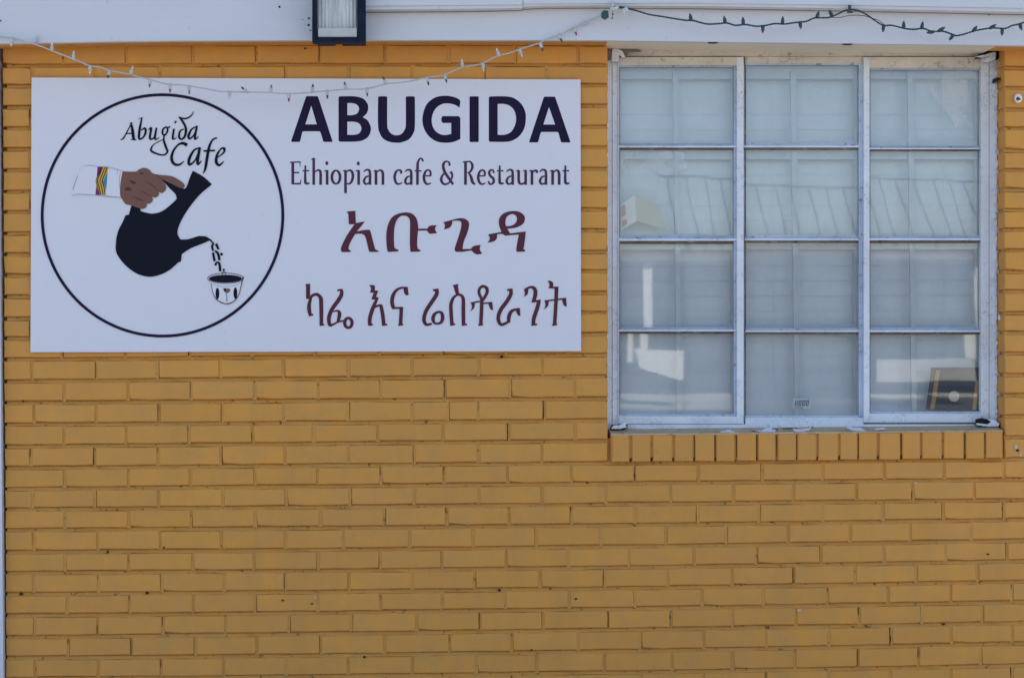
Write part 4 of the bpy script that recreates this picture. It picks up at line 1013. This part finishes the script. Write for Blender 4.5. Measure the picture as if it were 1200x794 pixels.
# white porcelain hook right of the window
kn = thing('porcelain_knob', 'small white porcelain screw knob on the bricks right of the window', 'knob')
m = MB(); o = P(1191, 116.3, -.004); k = 1/362.
prof = [(0, 3.0), (-.010, 4.0), (-.018, 4.6), (-.026, 4.2), (-.029, 2.2)]
n = 14; vs_ = []; fs = []
for y_, r_ in prof: vs_ += [Vector((o.x+r_*k*math.cos(2*PI*i/n), o.y+y_, o.z+r_*1.25*k*math.sin(2*PI*i/n))) for i in range(n)]
for a in range(len(prof)-1):
    for i in range(n): fs.append((a*n+i, a*n+(i+1) % n, (a+1)*n+(i+1) % n, (a+1)*n+i))
fs.append(tuple(range((len(prof)-1)*n, len(prof)*n)))
m.add(vs_, fs); m.build('body', flat('porcelain', (.82, .82, .82), .2), kn, True)
m = MB(); c0 = P(1192.6, 116.0, -.033); tube(m, [c0, c0+Vector((0, -.006, 0)), c0+Vector((0, -.008, 0))], [.0055, .0058, .002], 8); tube(m, [c0+Vector((.002, -.004, .002)), c0+Vector((.008, -.006, -.003))], .0022, 6); m.build('screw', flat('rusty_screw', (.10, .045, .035), .6), kn, True)

# ------------------------------------------------------------------ ground, street and the sunlit far side (seen in the panes)
def slab(name, a, b, mat, kind='structure'):
    m = MB(); m.box(a, b); o = m.build(name, mat)
    if kind: o['kind'] = kind
    return o
M_ASPH = flat('asphalt', (.075, .073, .070), .9, 0, .25, 3); M_CONC = flat('concrete', (.30, .28, .25), .9, 0, .12, 2)
M_DIRT = flat('dry_ground', (.26, .22, .16), .95, 0, .2, .6)
slab('ground', (-300, -300, -.6), (300, 300, -.145), M_DIRT)
slab('pavement', (-60, -4.2, -.119), (60, 12, 0), M_CONC)
slab('road', (-120, -15.0, -.119), (120, -4.204, -.105), M_ASPH)
slab('far_pavement', (-60, -19.5, -.119), (60, -15.004, .02), M_CONC)
m = MB(); m.prism([Vector((-60, -19.504, -.3)), Vector((-60, -19.504, .02)), Vector((-60, -30, 1.25)), Vector((-60, -60, 1.25)), Vector((-60, -60, -.3))],
                  [Vector((60, -19.504, -.3)), Vector((60, -19.504, .02)), Vector((60, -30, 1.25)), Vector((60, -60, 1.25)), Vector((60, -60, -.3))])
o = m.build('sloped_forecourt', flat('worn_tarmac', (.085, .083, .08), .9, 0, .2, 2)); o['kind'] = 'structure'
def R(px, py, Y):
    """the place at distance Y in front of the wall that an upright pane mirrors to photo pixel (px, py)"""
    v = P(px, py, 2*GY+Y); return Vector((v.x, -Y, v.z))
def slope_hit(px, py):
    lo, hi = 15.5, 31.0
    for _ in range(40):
        Y = (lo+hi)/2; p = R(px, py, Y)
        if p.z > .02+1.23*max(0, Y-19.504)/10.496: lo = Y
        else: hi = Y
    return R(px, py, lo)
M_PALE = flat('pale_concrete', (.62, .59, .54), .9, 0, .15, 2)
for (x0, x1, y0, y1, mt_) in [(1012, 1180, 448.5, 452.5, M_PALE), (1012, 1180, 462, 465.5, M_PALE), (640, 862, 440.0, 456, M_PALE), (640, 862, 458, 480, flat('worn_concrete', (.42, .40, .37), .9, 0, .2, 2))]:
    q = [slope_hit(x0, y1), slope_hit(x1, y1), slope_hit(x1, y0), slope_hit(x0, y0)]
    m = MB(); m.prism([p+Vector((0, 0, .012)) for p in q], [p-Vector((0, 0, .05)) for p in q]); o = m.build('pale_path', mt_); o['kind'] = 'structure'
M_PORCH = flat('porch_white', (.90, .87, .79), .6); M_DARKWALL = flat('weathered_boards', (.58, .57, .56), .8, 0, .25, 4); M_RAIL = flat('rail_dark', (.05, .055, .065), .5)
fh = thing('porch_house', 'low dark boarded house with white porch posts and parapets across the road', 'house')
Y = 24.0
a, b = R(600, 415, 33.2), R(1330, 292, 33.2); b.z = 2.92
m = MB(); m.box((a.x-6, -42, .2), (b.x+4, -33.2, b.z)); m.build('wall', M_DARKWALL, fh)
m = MB(); m.box((a.x-6.4, -42.4, b.z+.003), (b.x+4.4, -23.9, b.z+.16)); m.build('roof', flat('roof_edge_brown', (.22, .20, .18), .8), fh)
for (x0, x1, y0, y1) in [(756, 766, 285, 409), (1132, 1143, 296, 420), (744, 749, 388, 425)]:
    p0, p1 = R(x0, y1, Y), R(x1, y0, Y)
    m = MB(); m.box((p0.x, -Y-.15, p0.z), (p1.x, -Y, b.z if y0 < 350 else p1.z)); m.build('porch_post', M_PORCH, fh)
q = [R(755, 431, Y), R(806, 446, Y), R(806, 411.5, Y), R(751, 408.5, Y)]
m = MB(); m.prism(q, [p-Vector((0, .2, 0)) for p in q]); m.build('porch_parapet', M_PORCH, fh)
for (x0, x1, y0, y1) in [(1029, 1143, 420.5, 447)]:
    p0, p1 = R(x0, y1, Y), R(x1, y0, Y)
    m = MB(); m.box((p0.x, -Y-.2, p0.z), (p1.x, -Y-.002, p1.z)); m.build('porch_parapet', M_PALE, fh)
for (x0, x1) in [(640, 700), (780, 850), (900, 990), (1050, 1120)]:
    p0, p1 = R(x0, 405, 33.1), R(x1, 320, 33.1)
    m = MB(); m.box((p0.x, -33.198, p0.z), (p1.x, -33.1, p1.z)); m.build('window', flat('far_window', (.20, .24, .28), .1), fh)
rr = thing('roof_railing', 'dark metal railing with leaning pickets along a roof terrace across the road', 'railing')
Y = 36.0
tops = [(780, 206), (1150, 219)]
t0, t1 = R(*tops[0], Y), R(*tops[1], Y)
m = MB(); tube(m, [t0, t1], .024, 6); m.build('rail', M_RAIL, rr)
for i in range(18):
    x = 790+20.5*i; yt = 206+13*(x-780)/370
    p0, p1 = R(x, yt, Y), R(x+14+i*.8, 292, Y); p1 = p0+(p1-p0)*((p0.z-3.06)/(p0.z-p1.z))
    m = MB(); tube(m, [p0, p1], .021, 5); m.build('picket', M_RAIL, rr)
